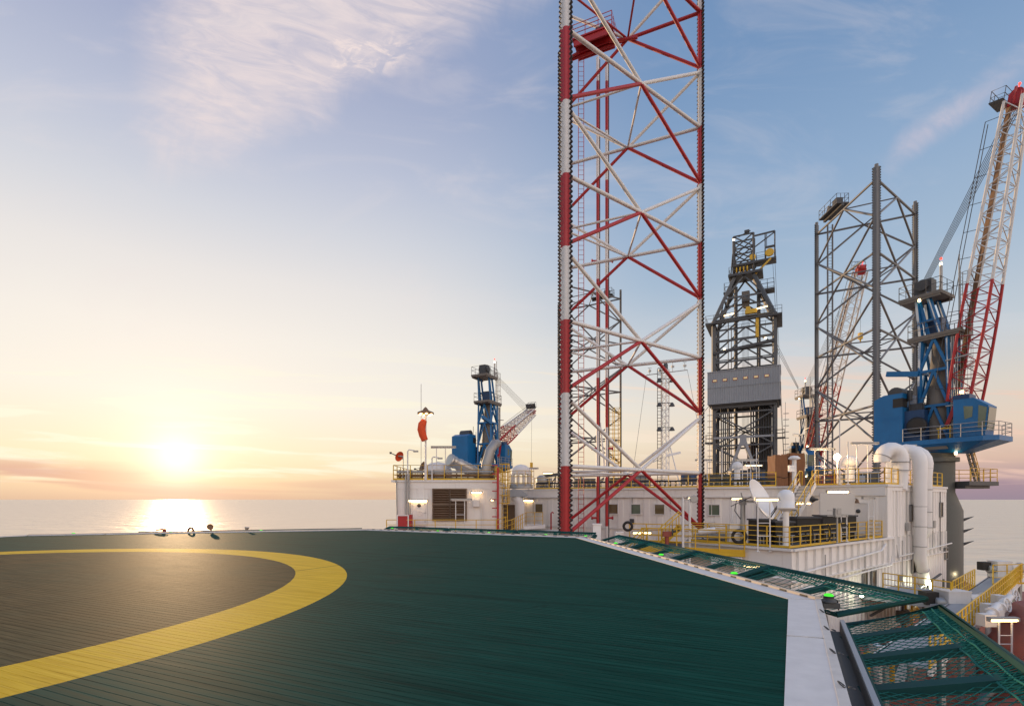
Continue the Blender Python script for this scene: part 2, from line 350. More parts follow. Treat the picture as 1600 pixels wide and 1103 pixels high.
# ------------------------------------------------------------------ helideck
ZD = -1.55
HI = [V((-1.62,-2.85)), V((4.29,7.95)), V((2.58,20.67)), V((-7.43,25.8)), V((-20.6,21.75)), V((-27.5,10.5)), V((-24.5,-3)), V((-12.5,-9))]
def offset(poly, d):
    out = []; n = len(poly)
    for i in range(n):
        a, b, c = poly[i-1], poly[i], poly[(i+1) % n]
        e1 = (b-a).normalized(); e2 = (c-b).normalized(); n1 = V((-e1.y, e1.x)); n2 = V((-e2.y, e2.x))  # list runs anticlockwise: outward is right
        n1, n2 = -n1, -n2
        k = (n1+n2); k /= (1+n1.dot(n2)); out.append(b+k*d)
    return out
HO = offset(HI, .36); HK = offset(HI, .44)
RING_C = V((-11.2, 7.95))
def deck_mat():
    m = bpy.data.materials.new('helideck_green_paint'); m.use_nodes = True; t = m.node_tree; g = G(t); b = t.nodes['Principled BSDF']
    geo = g.n('ShaderNodeNewGeometry').outputs['Position']; s = g.n('ShaderNodeSeparateXYZ'); g.put(s.inputs[0], geo); X, Y, Z = s.outputs
    r = (-.912, .410); p = (.410, .912)
    along = g.m('ADD', g.m('MULTIPLY', X, r[0]), g.m('MULTIPLY', Y, r[1])); acr = g.m('ADD', g.m('MULTIPLY', X, p[0]), g.m('MULTIPLY', Y, p[1]))
    dx = g.m('SUBTRACT', X, RING_C.x); dy = g.m('SUBTRACT', Y, RING_C.y)
    rad = g.m('SQRT', g.m('ADD', g.m('MULTIPLY', dx, dx), g.m('MULTIPLY', dy, dy)))
    big = g.noise(geo, .35, 5, .6); fine = g.noise(g.comb(g.m('MULTIPLY', along, .7), g.m('MULTIPLY', acr, 14), 0), 1.0, 6, .7)
    scuff = g.noise(g.comb(g.m('MULTIPLY', along, .25), g.m('MULTIPLY', acr, 3.5), 4), 1.0, 6, .65)
    hair = g.noise(g.comb(g.m('MULTIPLY', along, .22), g.m('MULTIPLY', acr, 11.0), 9), 3.0, 3, .75)
    wide = g.noise(g.comb(g.m('MULTIPLY', along, .12), g.m('MULTIPLY', acr, 2.2), 2), 1.5, 4, .6)
    jag = g.m('MULTIPLY', g.m('SUBTRACT', fine, .5), .03)
    rr = g.m('ADD', rad, jag)
    ring = g.m('MULTIPLY', g.m('GREATER_THAN', rr, 7.22), g.m('LESS_THAN', rr, 8.22))
    gr = g.mix(g.ss(fine, .3, .72), (.0032,.037,.028,1), (.0075,.068,.052,1))
    gr = g.mix(g.m('MULTIPLY', g.ss(hair, .56, .70), .55), gr, (.020,.070,.057,1))
    gr = g.mix(g.m('MULTIPLY', g.ss(hair, .44, .32), .7), gr, (.0012,.012,.010,1))
    gr = g.mix(g.m('MULTIPLY', g.ss(wide, .5, .3), .45), gr, (.0015,.016,.013,1))
    gr = g.mix(g.m('MULTIPLY', g.ss(scuff, .56, .78), .30), gr, (.030,.085,.066,1))
    # warm sun glow inside the landing circle, painted into the deck colour
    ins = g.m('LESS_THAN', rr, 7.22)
    glow_tint = g.mix(g.ss(fine, .3, .7), (.040,.031,.014,1), (.125,.092,.044,1))
    glow_tint = g.mix(g.m('MULTIPLY', g.ss(hair, .46, .36), .7), glow_tint, (.010,.012,.009,1)); glow_tint = g.mix(g.m('MULTIPLY', g.ss(hair, .58, .72), .6), glow_tint, (.13,.115,.08,1))
    gr = g.mix(g.m('MULTIPLY', ins, g.ss(big, .2, .6, .55, .95)), gr, glow_tint)
    gr = g.mix(g.m('MULTIPLY', g.ss(big, .55, .72), .35), gr, (.045,.04,.028,1))
    ye = g.mix(g.ss(fine, .3, .75), (.58,.35,.018,1), (.78,.52,.05,1)); ye = g.mix(g.m('MULTIPLY', g.ss(scuff, .55, .75), .35), ye, (.45,.33,.10,1))
    ye = g.mix(g.m('MULTIPLY', g.ss(big, .56, .68), .25), ye, (.30,.19,.03,1))
    ye = g.mix(g.m('MULTIPLY', g.ss(hair, .46, .34), .55), ye, (.36,.21,.02,1)); ye = g.mix(g.m('MULTIPLY', g.ss(hair, .58, .72), .5), ye, (.85,.62,.16,1))
    chip = g.m('MULTIPLY', g.ss(g.noise(geo, 5.5, 8, .75), .66, .70), .6); ye = g.mix(chip, ye, (.10,.085,.03,1))
    st_ = g.noise(geo, 1.3, 8, .72); gr = g.mix(g.m('MULTIPLY', g.ss(st_, .60, .72), .5), gr, (.030,.042,.034,1)); gr = g.mix(g.m('MULTIPLY', g.ss(st_, .38, .28), .5), gr, (.0015,.012,.010,1))
    col = g.mix(ring, gr, ye)
    # a joint line between deck panels
    def seam(x0, y0, dxx, dyy, lim):
        nonlocal col
        L = math.hypot(dxx, dyy); nx, ny = -dyy/L, dxx/L
        dd = g.m('ABSOLUTE', g.m('ADD', g.m('ADD', g.m('MULTIPLY', X, nx), g.m('MULTIPLY', Y, ny)), -(nx*x0+ny*y0)))
        k = g.m('MULTIPLY', g.ss(dd, .016, .026, 1, 0), .75); col = g.mix(k, col, (.01,.012,.01,1))
    seam(-7.17, 7.17, 2.4, 3.8, 0); seam(-13.6, 11.2, 2.4, 3.8, 0)
    g.put(b.inputs['Base Color'], col)
    g.put(b.inputs['Roughness'], g.m('ADD', .62, g.m('MULTIPLY', fine, .2))); b.inputs['Specular IOR Level'].default_value = .025
    return m
def helideck():
    r = V((-.912, .410)); p = V((.410, .912)); bm = bmesh.new()
    pitch = .09; vs = []; k0, k1 = int(-26/pitch), int(27/pitch)
    prof = [(0, 0), (.083, 0), (.084, -.0016), (.089, -.0016)]
    cols = []
    for k in range(k0, k1):
        for (q, z) in prof:
            s = k*pitch+q; a = p*s+r*40; b = p*s-r*25
            cols.append((bm.verts.new((a.x, a.y, ZD+z)), bm.verts.new((b.x, b.y, ZD+z))))
    for i in range(len(cols)-1): bm.faces.new((cols[i][0], cols[i+1][0], cols[i+1][1], cols[i][1]))
    n = len(HI)
    for i in range(n):
        a, b = HI[i], HI[(i+1) % n]; e = (b-a).normalized(); nn = V((e.y, -e.x))
        bmesh.ops.bisect_plane(bm, geom=bm.verts[:]+bm.edges[:]+bm.faces[:], plane_co=(a.x, a.y, 0), plane_no=(nn.x, nn.y, 0), clear_outer=True)
    bmesh.ops.recalc_face_normals(bm, faces=bm.faces[:])
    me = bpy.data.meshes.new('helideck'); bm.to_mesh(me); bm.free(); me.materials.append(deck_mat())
    o = bpy.data.objects.new('helideck', me); COL.objects.link(o); WL[o.name] = V((0,0,0)); struct(o)
    # underside slab, white border plates, kerb
    b = MB(); b.prism([tuple(v) for v in HI], ZD-.35, ZD-.03); b.build('deck_slab', 'dgrey', o)
    for i in range(n):
        a, c, A, C = HI[i], HI[(i+1) % n], HO[i], HO[(i+1) % n]
        b = MB(); m_ = max(1, int((c-a).length/2.4))
        for j in range(m_):
            t0, t1 = j/m_+.002, (j+1)/m_-.002
            q = [lerp(a, c, t0), lerp(a, c, t1), lerp(A, C, t1), lerp(A, C, t0)]
            b.prism([(v.x, v.y) for v in q], ZD-.3, ZD+.012)
        b.build('border_plate', M['border'], o)
        k = MB(); K, L = HK[i], HK[(i+1) % n]
        k.prism([tuple(A), tuple(C), tuple(L), tuple(K)], ZD-.32, ZD+(.05 if i in (1, 2, 3) else .02)); kb = k.build('edge_kerb', M['kerb'] if i != 0 else M['border2'], o)
        if i in (1, 2):
            e = (L-K).normalized(); nn = V((-e.y, e.x)); sl = MB(); LL = (L-K).length
            for j in range(int(LL/.5)):
                c0 = lerp(A, C, (j+.5)*.5/LL); sl.box((c0.x+nn.x*.0, c0.y+nn.y*.0, ZD+.028), (.16, .022, .026), (V((e.x, e.y, 0)), V((-e.y, e.x, 0)), V((0,0,1))))
            sl.build('drain_slot', 'black', kb)
    return o
M['border'] = mat('white_border_paint', (.62,.61,.60), .6, var=.16, scale=5, streak=0, rust=.10, bump=.15)
M['border2'] = mat('stained_border_paint', (.55,.53,.50), .55, var=.25, scale=7, rust=.22)
M['kerb'] = mat('cream_kerb_paint', (.55,.46,.36), .55, var=.15, rust=.05)
HD = helideck()
# gutter along the near right edge
def gutter():
    a, c = HK[0], HK[1]; e = (c-a).normalized(); nn = V((e.y, -e.x)); b = MB(); E3 = V((e.x, e.y, 0)); N3 = V((nn.x, nn.y, 0)); U = V((0,0,1))
    L = (c-a).length-.55; mid = (a+e*(L/2))
    def bx(off, z, w, h): q = mid+nn*off; b.box((q.x, q.y, z), (L, w, h), (E3, N3, U))
    bx(.11, ZD-.34, .20, .02); bx(.215, ZD-.27, .02, .16)
    b.build('gutter', 'dgrey', HD)
    b = MB(); bx(.235, ZD-.175, .05, .03); b.build('gutter_lip', 'ltgrey', HD)
    for i in range(7):
        t = L-.5-i*1.05
        q = a+e*t-nn*.03; rg = MB(); rg.path(circ((q.x, q.y, ZD+.035), .035, 12, (nn.x*.6, nn.y*.6, .8)), .006, 6, True); rg.path(circ((q.x+nn.x*.07, q.y+nn.y*.07, ZD+.02), .022, 10, (nn.x*.3, nn.y*.3, 1)), .005, 5, True)
        rg.build('tie_down_ring', 'dgrey', HD)
gutter()

# ------------------------------------------------------------------ rig axes and the red main deck
U1 = V((.803, .596, 0)); V1 = V((-.596, .803, 0)); UP = V((0,0,1))
AX = V((.47, .883, 0)); BX = V((.883, -.47, 0))
ZM = -8.6; ZR = 1.0; ZT = -2.5
md = MB(); md.prism([(-9,22),(6,14),(30,12),(60,30),(46,50.5),(62,84),(0,112),(-14,60)], ZM-9, ZM); struct(md.build('main_deck', 'reddeck'))

# ------------------------------------------------------------------ jack-up legs
def jackup_leg(name, label, chords, ztop, levels, zbot, mats, r_ch=.19, pitch=.29, plan=True, br=.128):
    """chords: three (x,y). levels: heights where the braces cross; half bay 4.27."""
    cen = sum((V((c[0], c[1], 0)) for c in chords), V((0,0,0)))/3
    root = thing(name, label, 'rig leg', (cen.x, cen.y, zbot))
    C = [V((c[0], c[1], 0)) for c in chords]
    for i, c in enumerate(C):
        zt = ztop[i] if isinstance(ztop, (list, tuple)) else ztop
        b = MB(); b.tube(c+UP*zbot, c+UP*zt, r_ch, n=20); ch = b.build('chord', mats['chord'], root)
        rad = (c-cen).normalized(); t = V((-rad.y, rad.x, 0))
        for sg in (1, -1):
            b = MB(); dk = MB(); th = .13; n = int((zt-zbot)/pitch); v0, tp = r_ch+.045, r_ch+.235
            P = lambda x, zz: c+t*sg*x+UP*zz
            for k in range(n):
                z0 = zbot+k*pitch; zm, z1 = z0+pitch*.5, z0+pitch
                b.extr([v-rad*th/2 for v in (P(r_ch-.03,z0), P(v0,z0), P(tp-.03,zm), P(v0,z1), P(r_ch-.03,z1))], rad*th)
                dk.extr([v-rad*(th/2+.006) for v in (P(v0-.01,z0), P(v0+.02,z0-.015), P(tp,zm-.03), P(tp,zm+.03), P(v0+.02,z1-.02), P(v0-.01,z1-.005), P(tp-.085,zm))], rad*(th+.012))
            rk = b.build('tooth_rack', mats['chord'], ch); dk.build('tooth_edge', mats['rack'], ch)
    hz = .0
    def inset(p, q):
        d = (q-p).normalized(); return p+d*(r_ch*.9), q-d*(r_ch*.9)
    for lv in levels:
        mids = []
        for i in range(3):
            p, q = inset(C[i], C[(i+1) % 3]); m = (p+q)/2; mids.append(m)
            top = lv+4.27-.28; bot = lv-4.27+.28
            if lv < min(ztop) if isinstance(ztop, (list, tuple)) else lv < ztop:
                b = MB(); b.tube(p+UP*lv, q+UP*lv, br, n=10); b.build('horizontal_brace', mats['hor'], root)
            for a_, pole in ((p, 0), (q, 1)):
                if top < max(ztop if isinstance(ztop, (list, tuple)) else [ztop]):
                    b = MB(); b.tube(a_+UP*top, m+UP*lv, br*.92, n=10); b.build('upper_brace', mats['up'], root)
                if bot > zbot:
                    b = MB(); b.tube(m+UP*lv, a_+UP*bot, br*.92, n=10); b.build('lower_brace', mats['low'], root)
        if plan:
            for i in range(3):
                b = MB(); b.tube(mids[i]+UP*lv, mids[(i+1) % 3]+UP*lv, br*.6, n=8); b.build('plan_brace', mats['up'], root)
    return root
LEGA = [(3.15,30.0), (14.0,38.0), (4.17,42.4)]
leg1 = jackup_leg('jackup_leg', 'tall red and white banded lattice leg nearest the helideck, cut off by the picture top', LEGA, [44, 44, 37.2],
    [1.95, 10.49, 19.03, 27.57, 36.11], -8.6, dict(chord='band', rack='rack', hor='legwhite', up='legwhite', low='red'))
# top horizontals of this leg are red
for c in list(leg1.children):
    if c.name.startswith(('horizontal_brace', 'plan_brace')):
        zmax = max((c.matrix_world @ V(v.co)).z if False else v.co.z for v in c.data.vertices)+wloc(leg1).z
        if zmax > 33: c.data.materials[0] = M['red']
GREY = dict(chord='grey', rack='dgrey', hor='grey', up='grey', low='grey')
LEGB = [(40.5,56.9), (41.0,68.9), (50.4,64.0)]
leg2 = jackup_leg('jackup_leg', 'plain grey lattice leg standing between the derrick and the big blue crane', LEGB, 37.2, [1.95, 10.49, 19.03, 27.57, 36.0-.4], -8.6, GREY)
LEGC = [(19.3,91.0), (9.0,97.2), (8.7,85.2)]
leg3 = jackup_leg('jackup_leg', 'farthest grey lattice leg, seen through the red and white leg', LEGC, 37.2, [1.95, 10.49, 19.03, 27.57, 36.0-.4], -8.6, GREY)

# ------------------------------------------------------------------ railings
def railing(label, pts, m='yellow', h=1.1, step=1.5, group=None, mid=2, kick=True, posts=True, r=.028, closed=False):
    pts = [V(p) for p in pts]; base = pts[0]
    root = thing('guard_rail', label, 'railing', base, group)
    tp = [p+UP*h for p in pts]
    b = MB(); b.path(tp, r, 6); b.build('handrail', m, root)
    for k in range(1, mid+1):
        b = MB(); b.path([p+UP*h*(1-k/(mid+1)*.95) for p in pts], r*.75, 6); b.build('mid_rail', m, root)
    if kick:
        b = MB()
        for p, q in zip(pts, pts[1:]): b.bar(p+UP*.07, q+UP*.07, .012, .12) if abs((q-p).z) < .3 else None
        if b.v: b.build('kick_plate', m, root)
    if posts:
        first = None
        for p, q in zip(pts, pts[1:]):
            L = (q-p).length; n = max(1, round(L/step))
            for k in range(n+(1 if q is pts[-1] else 0)):
                x = lerp(p, q, k/n)
                if first is None:
                    b = MB(); b.box((x.x, x.y, x.z+h/2), (.055, .055, h)); first = b.build('post', m, root)
                else:
                    c = first.copy(); COL.objects.link(c); c.parent = root; c.location = x-base
    return root

# ------------------------------------------------------------------ corrugated walls
def corrugated(b, p, q, z0, z1, out, pitch=.7, depth=.10):
    p, q = V(p), V(q); L = (q-p).length; d = (q-p).normalized(); out = V(out); n = max(1, round(L/pitch)); s = L/n; prof = []
    for k in range(n):
        for f, h in ((0, 0), (.42, 0), (.52, 1), (.88, 1), (.98, 0)): prof.append((k*s+f*s, h*depth))
    prof.append((L, 0)); vs = []
    for x, h in prof:
        v = p+d*x+out*h; vs += [(v.x, v.y, z0), (v.x, v.y, z1)]
    b.add(vs, [(2*i, 2*i+2, 2*i+3, 2*i+1) for i in range(len(prof)-1)])
    return b
T0 = V((14.1,25.9,0)); T1 = V((24.6,33.7,0)); T2 = V((35.1,41.5,0)); QQ = V((20.4,39.3,0)); RR = V((-.6,52,0)); TL = T0+V1*6.2
NS = V((.596,-.803,0)); NF = -U1
def window(root, c, d, out, w, h, pane='pane', frame='galv', rnd=True):
    """d along the wall, out its outward normal"""
    c = V(c); b = MB(); t = .07
    for sx in (-1, 1): b.box(c+d*sx*(w/2+t/2)+out*.03, (t, .09, h+2*t), (d, out, UP))
    for sz in (-1, 1): b.box(c+UP*sz*(h/2+t/2)+out*.031, (w, .086, t), (d, out, UP))
    f = b.build('window', frame, root)
    b = MB(); b.box(c+out*.01, (w, .02, h), (d, out, UP)); b.build('pane', pane, f)
    return f
def door(root, c, d, out, w=.95, h=2.05, m='white', label=None):
    c = V(c); b = MB(); b.box(c+UP*h/2+out*.05, (w, .07, h), (d, out, UP)); o = b.build('door', m, root, label)
    b = MB()
    for sx in (-1, 1): b.box(c+d*sx*(w/2+.06)+UP*(h/2)+out*.05, (.10, .13, h+.2), (d, out, UP))
    b.box(c+UP*(h+.06)+out*.052, (w, .13, .09), (d, out, UP)); b.build('door_frame', m, o)
    b = MB(); b.path(circ(c+UP*.95+d*.1+out*.14, .17, 16, tuple(out)), .014, 6, True); b.tube(c+UP*.95+d*.1+out*.08, c+UP*.95+d*.1+out*.15, .03); b.build('hand_wheel', 'white', o)
    b = MB(); b.lathe(c+UP*1.55+out*.085, [(0,0),(.14,0),(.14,.03),(0,.035)], 16, tuple(out)); b.build('porthole', 'dgrey', o)
    b = MB()
    for k in range(3): b.bar(c+d*(w/2-.12)+UP*(.35+.65*k)+out*.10, c+d*(w/2+.06)+UP*(.35+.65*k)+out*.10, .05, .03)
    b.build('latch', 'galv', o)
    return o
def accommodation():
    root = thing('accommodation_block', 'long white corrugated accommodation block with small windows and a terrace behind the near leg', 'building', (20, 40, ZM))
    dW = (RR-QQ).normalized(); oW = V((-dW.y, dW.x, 0));
    if oW.y > 0: oW = -oW
    # solid core
    ins = [T1+V((.05,.25,0)), T2+V((-.3,.2,0)), T2+AX*13, V((10,68,0)), RR+V((0,.3,0)), QQ+V((0.1,.3,0))]
    b = MB(); b.prism([(p.x, p.y) for p in ins], ZM, ZR-.16); b.build('core', 'whitewall', root)
    ro = [T1+NS*.16-U1*.12, T2+NS*.16+U1*.1, T2+AX*13.2, V((10,68.2,0)), RR+oW*.15, QQ+oW*.16-U1*.12]
    b = MB(); b.prism([(p.x, p.y) for p in ro], ZR-.15, ZR); b.build('roof_edge', 'white', root)
    # long wall behind the leg
    b = MB(); corrugated(b, QQ, RR, ZM, ZR-.75, oW, 1.15, .045); 
    b.build('corrugated_wall', 'whitewall', root, 'long flat white wall with four small windows')
    b = MB(); b.bar(lerp(QQ, RR, .0)+oW*.06+UP*(ZR-.45), RR+oW*.06+UP*(ZR-.45), .14, .59); b.build('eaves_panel', 'whitewall', root)
    b = MB(); b.bar(QQ+oW*.16+UP*(ZR-.8), RR+oW*.16+UP*(ZR-.8), .06, .10); b.bar(QQ+oW*.09+UP*(ZT-.1), RR+oW*.09+UP*(ZT-.1), .06, .08); b.build('wall_pipe', 'white', root)
    for px, pn in ((959,'pane'), (994,'paneg'), (1031,'pane'), (1116,'paneg'), (843,'pane')):
        k = (px-800)/800; t = (k*QQ.y-QQ.x)/((RR.x-QQ.x)-k*(RR.y-QQ.y)); c = lerp(QQ, RR, t)
        window(root, c+UP*(-.86)+oW*.06, dW, oW, .80, .82, pn, 'white')
    random.seed(5)
    for k in range(7):
        t = .06+.135*k; c = lerp(QQ, RR, t)+oW*.10; b = MB(); b.tube(c+UP*(ZR-.2), c+UP*(ZT+random.random()*1.6), .022, n=5)
        if k % 2: b.box(c+UP*(ZT+.1+.5*random.random())+oW*.05, (.35,.18,.45), (dW,oW,UP))
        b.build('wall_cable', ('dgrey','white','galv')[k % 3], root)
    # short wall with the door and the stairs
    b = MB(); corrugated(b, T1, QQ, ZT, ZR-.75, NF, .95, .03); b.build('front_wall', 'whitewall', root)
    b = MB(); b.bar(T1+NF*.05+UP*(ZR-.45), QQ+NF*.05+UP*(ZR-.45), .12, .59); b.build('eaves_panel', 'whitewall', root)
    door(root, T1+V1*1.55+UP*(ZT+.15)+NF*.03, V1, NF)
    # side walls
    b = MB(); corrugated(b, T0+UP*0, T2, ZM, ZT-1.75, NS, .60, .10); b.build('side_wall', 'whitewall', root, 'lower corrugated side wall facing the water')
    b = MB(); corrugated(b, T1+U1*.9, T2, ZT+.0, ZR-.42, NS, .60, .10); b.build('side_wall', 'whitewall', root, 'upper corrugated side wall facing the water')
    b = MB(); b.bar(T1+U1*.0+NS*.04+UP*((ZT+ZR)/2-.08), T1+U1*.9+NS*.04+UP*((ZT+ZR)/2-.08), .12, ZR-ZT-.16); b.bar(T1+U1*.9+NS*.05+UP*(ZR-.29), T2+NS*.05+UP*(ZR-.29), .12, .26)
    b.build('eaves_panel', 'whitewall', root)
    # storey band with stiffeners and two pipes
    b = MB(); b.bar(T0+NS*.0+UP*(ZT-.85), T2+NS*.0+UP*(ZT-.85), .10, 1.7); b.bar(T0+V1*6.2+NF*.0+UP*(ZT-.9), T0+NF*.0-NF*.05+UP*(ZT-.9), .10, 1.8); b.build('band_plate', 'whitewall', root)
    b = MB(); L = (T2-T0).length
    for k in range(27):
        p = T0+U1*(.5+k*(L-.8)/26); b.box(p+NS*.11+UP*(ZT-.85), (.04, .13, 1.62), (U1, NS, UP))
    b.bar(T0+NS*.12+UP*(ZT-1.70), T2+NS*.12+UP*(ZT-1.70), .16, .07); b.bar(T0+NS*.1+UP*(ZT-.06), T1+U1*.9+NS*.1+UP*(ZT-.06), .24, .12)
    b.bar(T0+NS*.12+UP*(ZT-.06)+NF*.1, T0+V1*6.2+NF*.1+UP*(ZT-.06), .24, .119)
    b.build('stiffener', 'white', root)
    b = MB()
    b.path([T0+NS*.34+V1*3+NF*.5+UP*(ZT-1.5), T0+NS*.34+NF*.25+UP*(ZT-1.5), T0+NS*.34+UP*(ZT-1.25), T0+NS*.34+U1*11.2+UP*(ZT-.75), T0+NS*.34+U1*12+UP*(ZT-.35)], .06, 8)
    b.path([T0+NS*.34+UP*(ZT-2.05), T0+NS*.34+U1*13+UP*(ZT-1.75), T0+NS*.34+U1*13.1+UP*(ZT-1.2)], .055, 8)
    b.path([T1+U1*1.1+NS*.3+UP*(ZT-.5), T1+U1*1.3+NS*.3+UP*(ZT-1.35), T2+U1*.5+NS*.3+UP*(ZT-1.05)], .055, 8)
    b.build('pipe', 'white', root)
    random.seed(8)
    for k in range(6):
        c = T1+U1*(1.6+k*1.9)+NS*.16; b = MB(); b.tube(c+UP*(ZR-.4), c+UP*(ZT-1.0-random.random()*2), .03, n=5)
        if k in (1, 4): b.box(c+UP*(ZT+.6)+NS*.06, (.4,.2,.55), (U1,NS,UP))
        b.build('wall_cable', ('white','galv','dgrey')[k % 3], root)
    for s_, z_ in ((3.5,-5.6),(9.0,-5.9),(15.5,-5.4)):
        c = T0+U1*s_+NS*.2+UP*z_; b = MB(); b.box(c, (.5,.22,.4), (U1,NS,UP)); b.tube(c, c+UP*2.6, .03, n=5); b.tube(c-UP*.2, c-UP*1.6+U1*.5, .03, n=5); b.build('wall_box', 'galv', root)
    # terrace body and floor
    fl = [T0, T1, QQ, QQ-U1*2-V1*.6, TL]
    b = MB(); b.prism([(p.x, p.y) for p in [T0+V1*.1-NF*.1, T1+V1*.1, QQ, QQ-U1*4, TL-NF*.1]], ZM, ZT-.1); b.build('terrace_body', 'whitewall', root)
    b = MB(); b.prism([(p.x, p.y) for p in fl], ZT-.099, ZT); b.build('terrace_floor', 'dgrey', root)
    # tall narrow windows in the side wall
    def side_t(px):
        k = (px-800)/800; return (k*T0.y-T0.x)/(U1.x-k*U1.y)
    for px, py, h in ((1421,801,1.0), (1467,796,1.0), (1347,907,.95), (1361,904,.95), (1423,883,.9), (1432,879,.9), (1475,864,.8)):
        s = side_t(px); c = T0+U1*s; z = (780-py)/800*c.y
        window(root, V((c.x, c.y, z))+NS*.12, U1, NS, .62, h*1.05, 'pane', 'grey')
    return root
acc = accommodation()

def deckhouse():
    root = thing('deckhouse', 'white deckhouse with big brown louvred intakes at the left end of the rig', 'building', (-4.9, 38.5, ZM))
    A = V((-8.6,38.0,0)); B = V((-1.2,38.0,0)); d = V((1,0,0)); o = V((0,-1,0)); z1 = 1.43; RB = V((-.6,52,0))
    b = MB(); b.prism([(-8.55,38.1),(-1.25,38.1),(-.66,52),(-8.55,50)], ZM, z1-.15); b.build('core', 'whitewall', root)
    b = MB(); b.prism([(-8.95,37.9),(-1.1,37.9),(-.5,52),(-8.95,50.2)], z1-.149, z1); b.build('roof_edge', 'white', root)
    b = MB(); b.box((-4.9,38.02,z1-.40), (7.45,.1,.5)); b.build('eaves_panel', 'whitewall', root)
    b = MB(); corrugated(b, A, B, ZM, z1-.65, o, 1.0, .02); b.build('front_wall', 'whitewall', root)
    b = MB(); e = (RB-B).normalized(); corrugated(b, B+V((.02,0,0)), RB, ZM, z1-.15, V((e.y,-e.x,0)), .9, .05); b.build('side_wall', 'whitewall', root)
    # louvres
    for (x0, x1) in ((677,702), (704,728)):
        p = at(x0, 764, 37.9); q = at(x1, 812, 37.9); c = (p+q)/2; w = q.x-p.x; h = p.z-q.z
        b = MB()
        for s in (-1, 1): b.box((c.x+s*(w/2+.03), 37.9, c.z), (.08, .16, h+.1)); 
        for s in (-1, 0, 1): b.box((c.x, 37.88, c.z+s*(h/2)), (w, .16, .10))
        f = b.build('louvre', 'louvre', root)
        b = MB(); n = 13
        for k in range(n): b.box((c.x, 37.88, c.z-h/2+(k+.5)*h/n), (w, .02, h/n*1.0), (V((1,0,0)), V((0,.64,.77)), V((0,-.77,.64))))
        b.box((c.x, 37.97, c.z), (w, .02, h)); b.build('slat', 'louvre', f)
    dr = door(root, (at(655,822,37.9).x, 37.96, at(655,822,37.9).z), d, o, .95, 1.9)
    b = MB()
    for px in (634, 639): b.tube(at(px,740,37.8), at(px,806,37.8), .06)
    b.path([at(619,750,37.8), at(620,790,37.8), at(621,812,37.8)], .05)
    b.build('wall_pipe', 'galv', root)
    b = MB()
    for px in (752, 756): b.box(at(px,806,37.86), (.05,.06,2.0))
    b.box((at(744,786,37.85).x, 37.85, at(744,786,37.85).z), (.5,.2,.5)); b.build('cable_box', 'white', root)
    return root
dh = deckhouse()

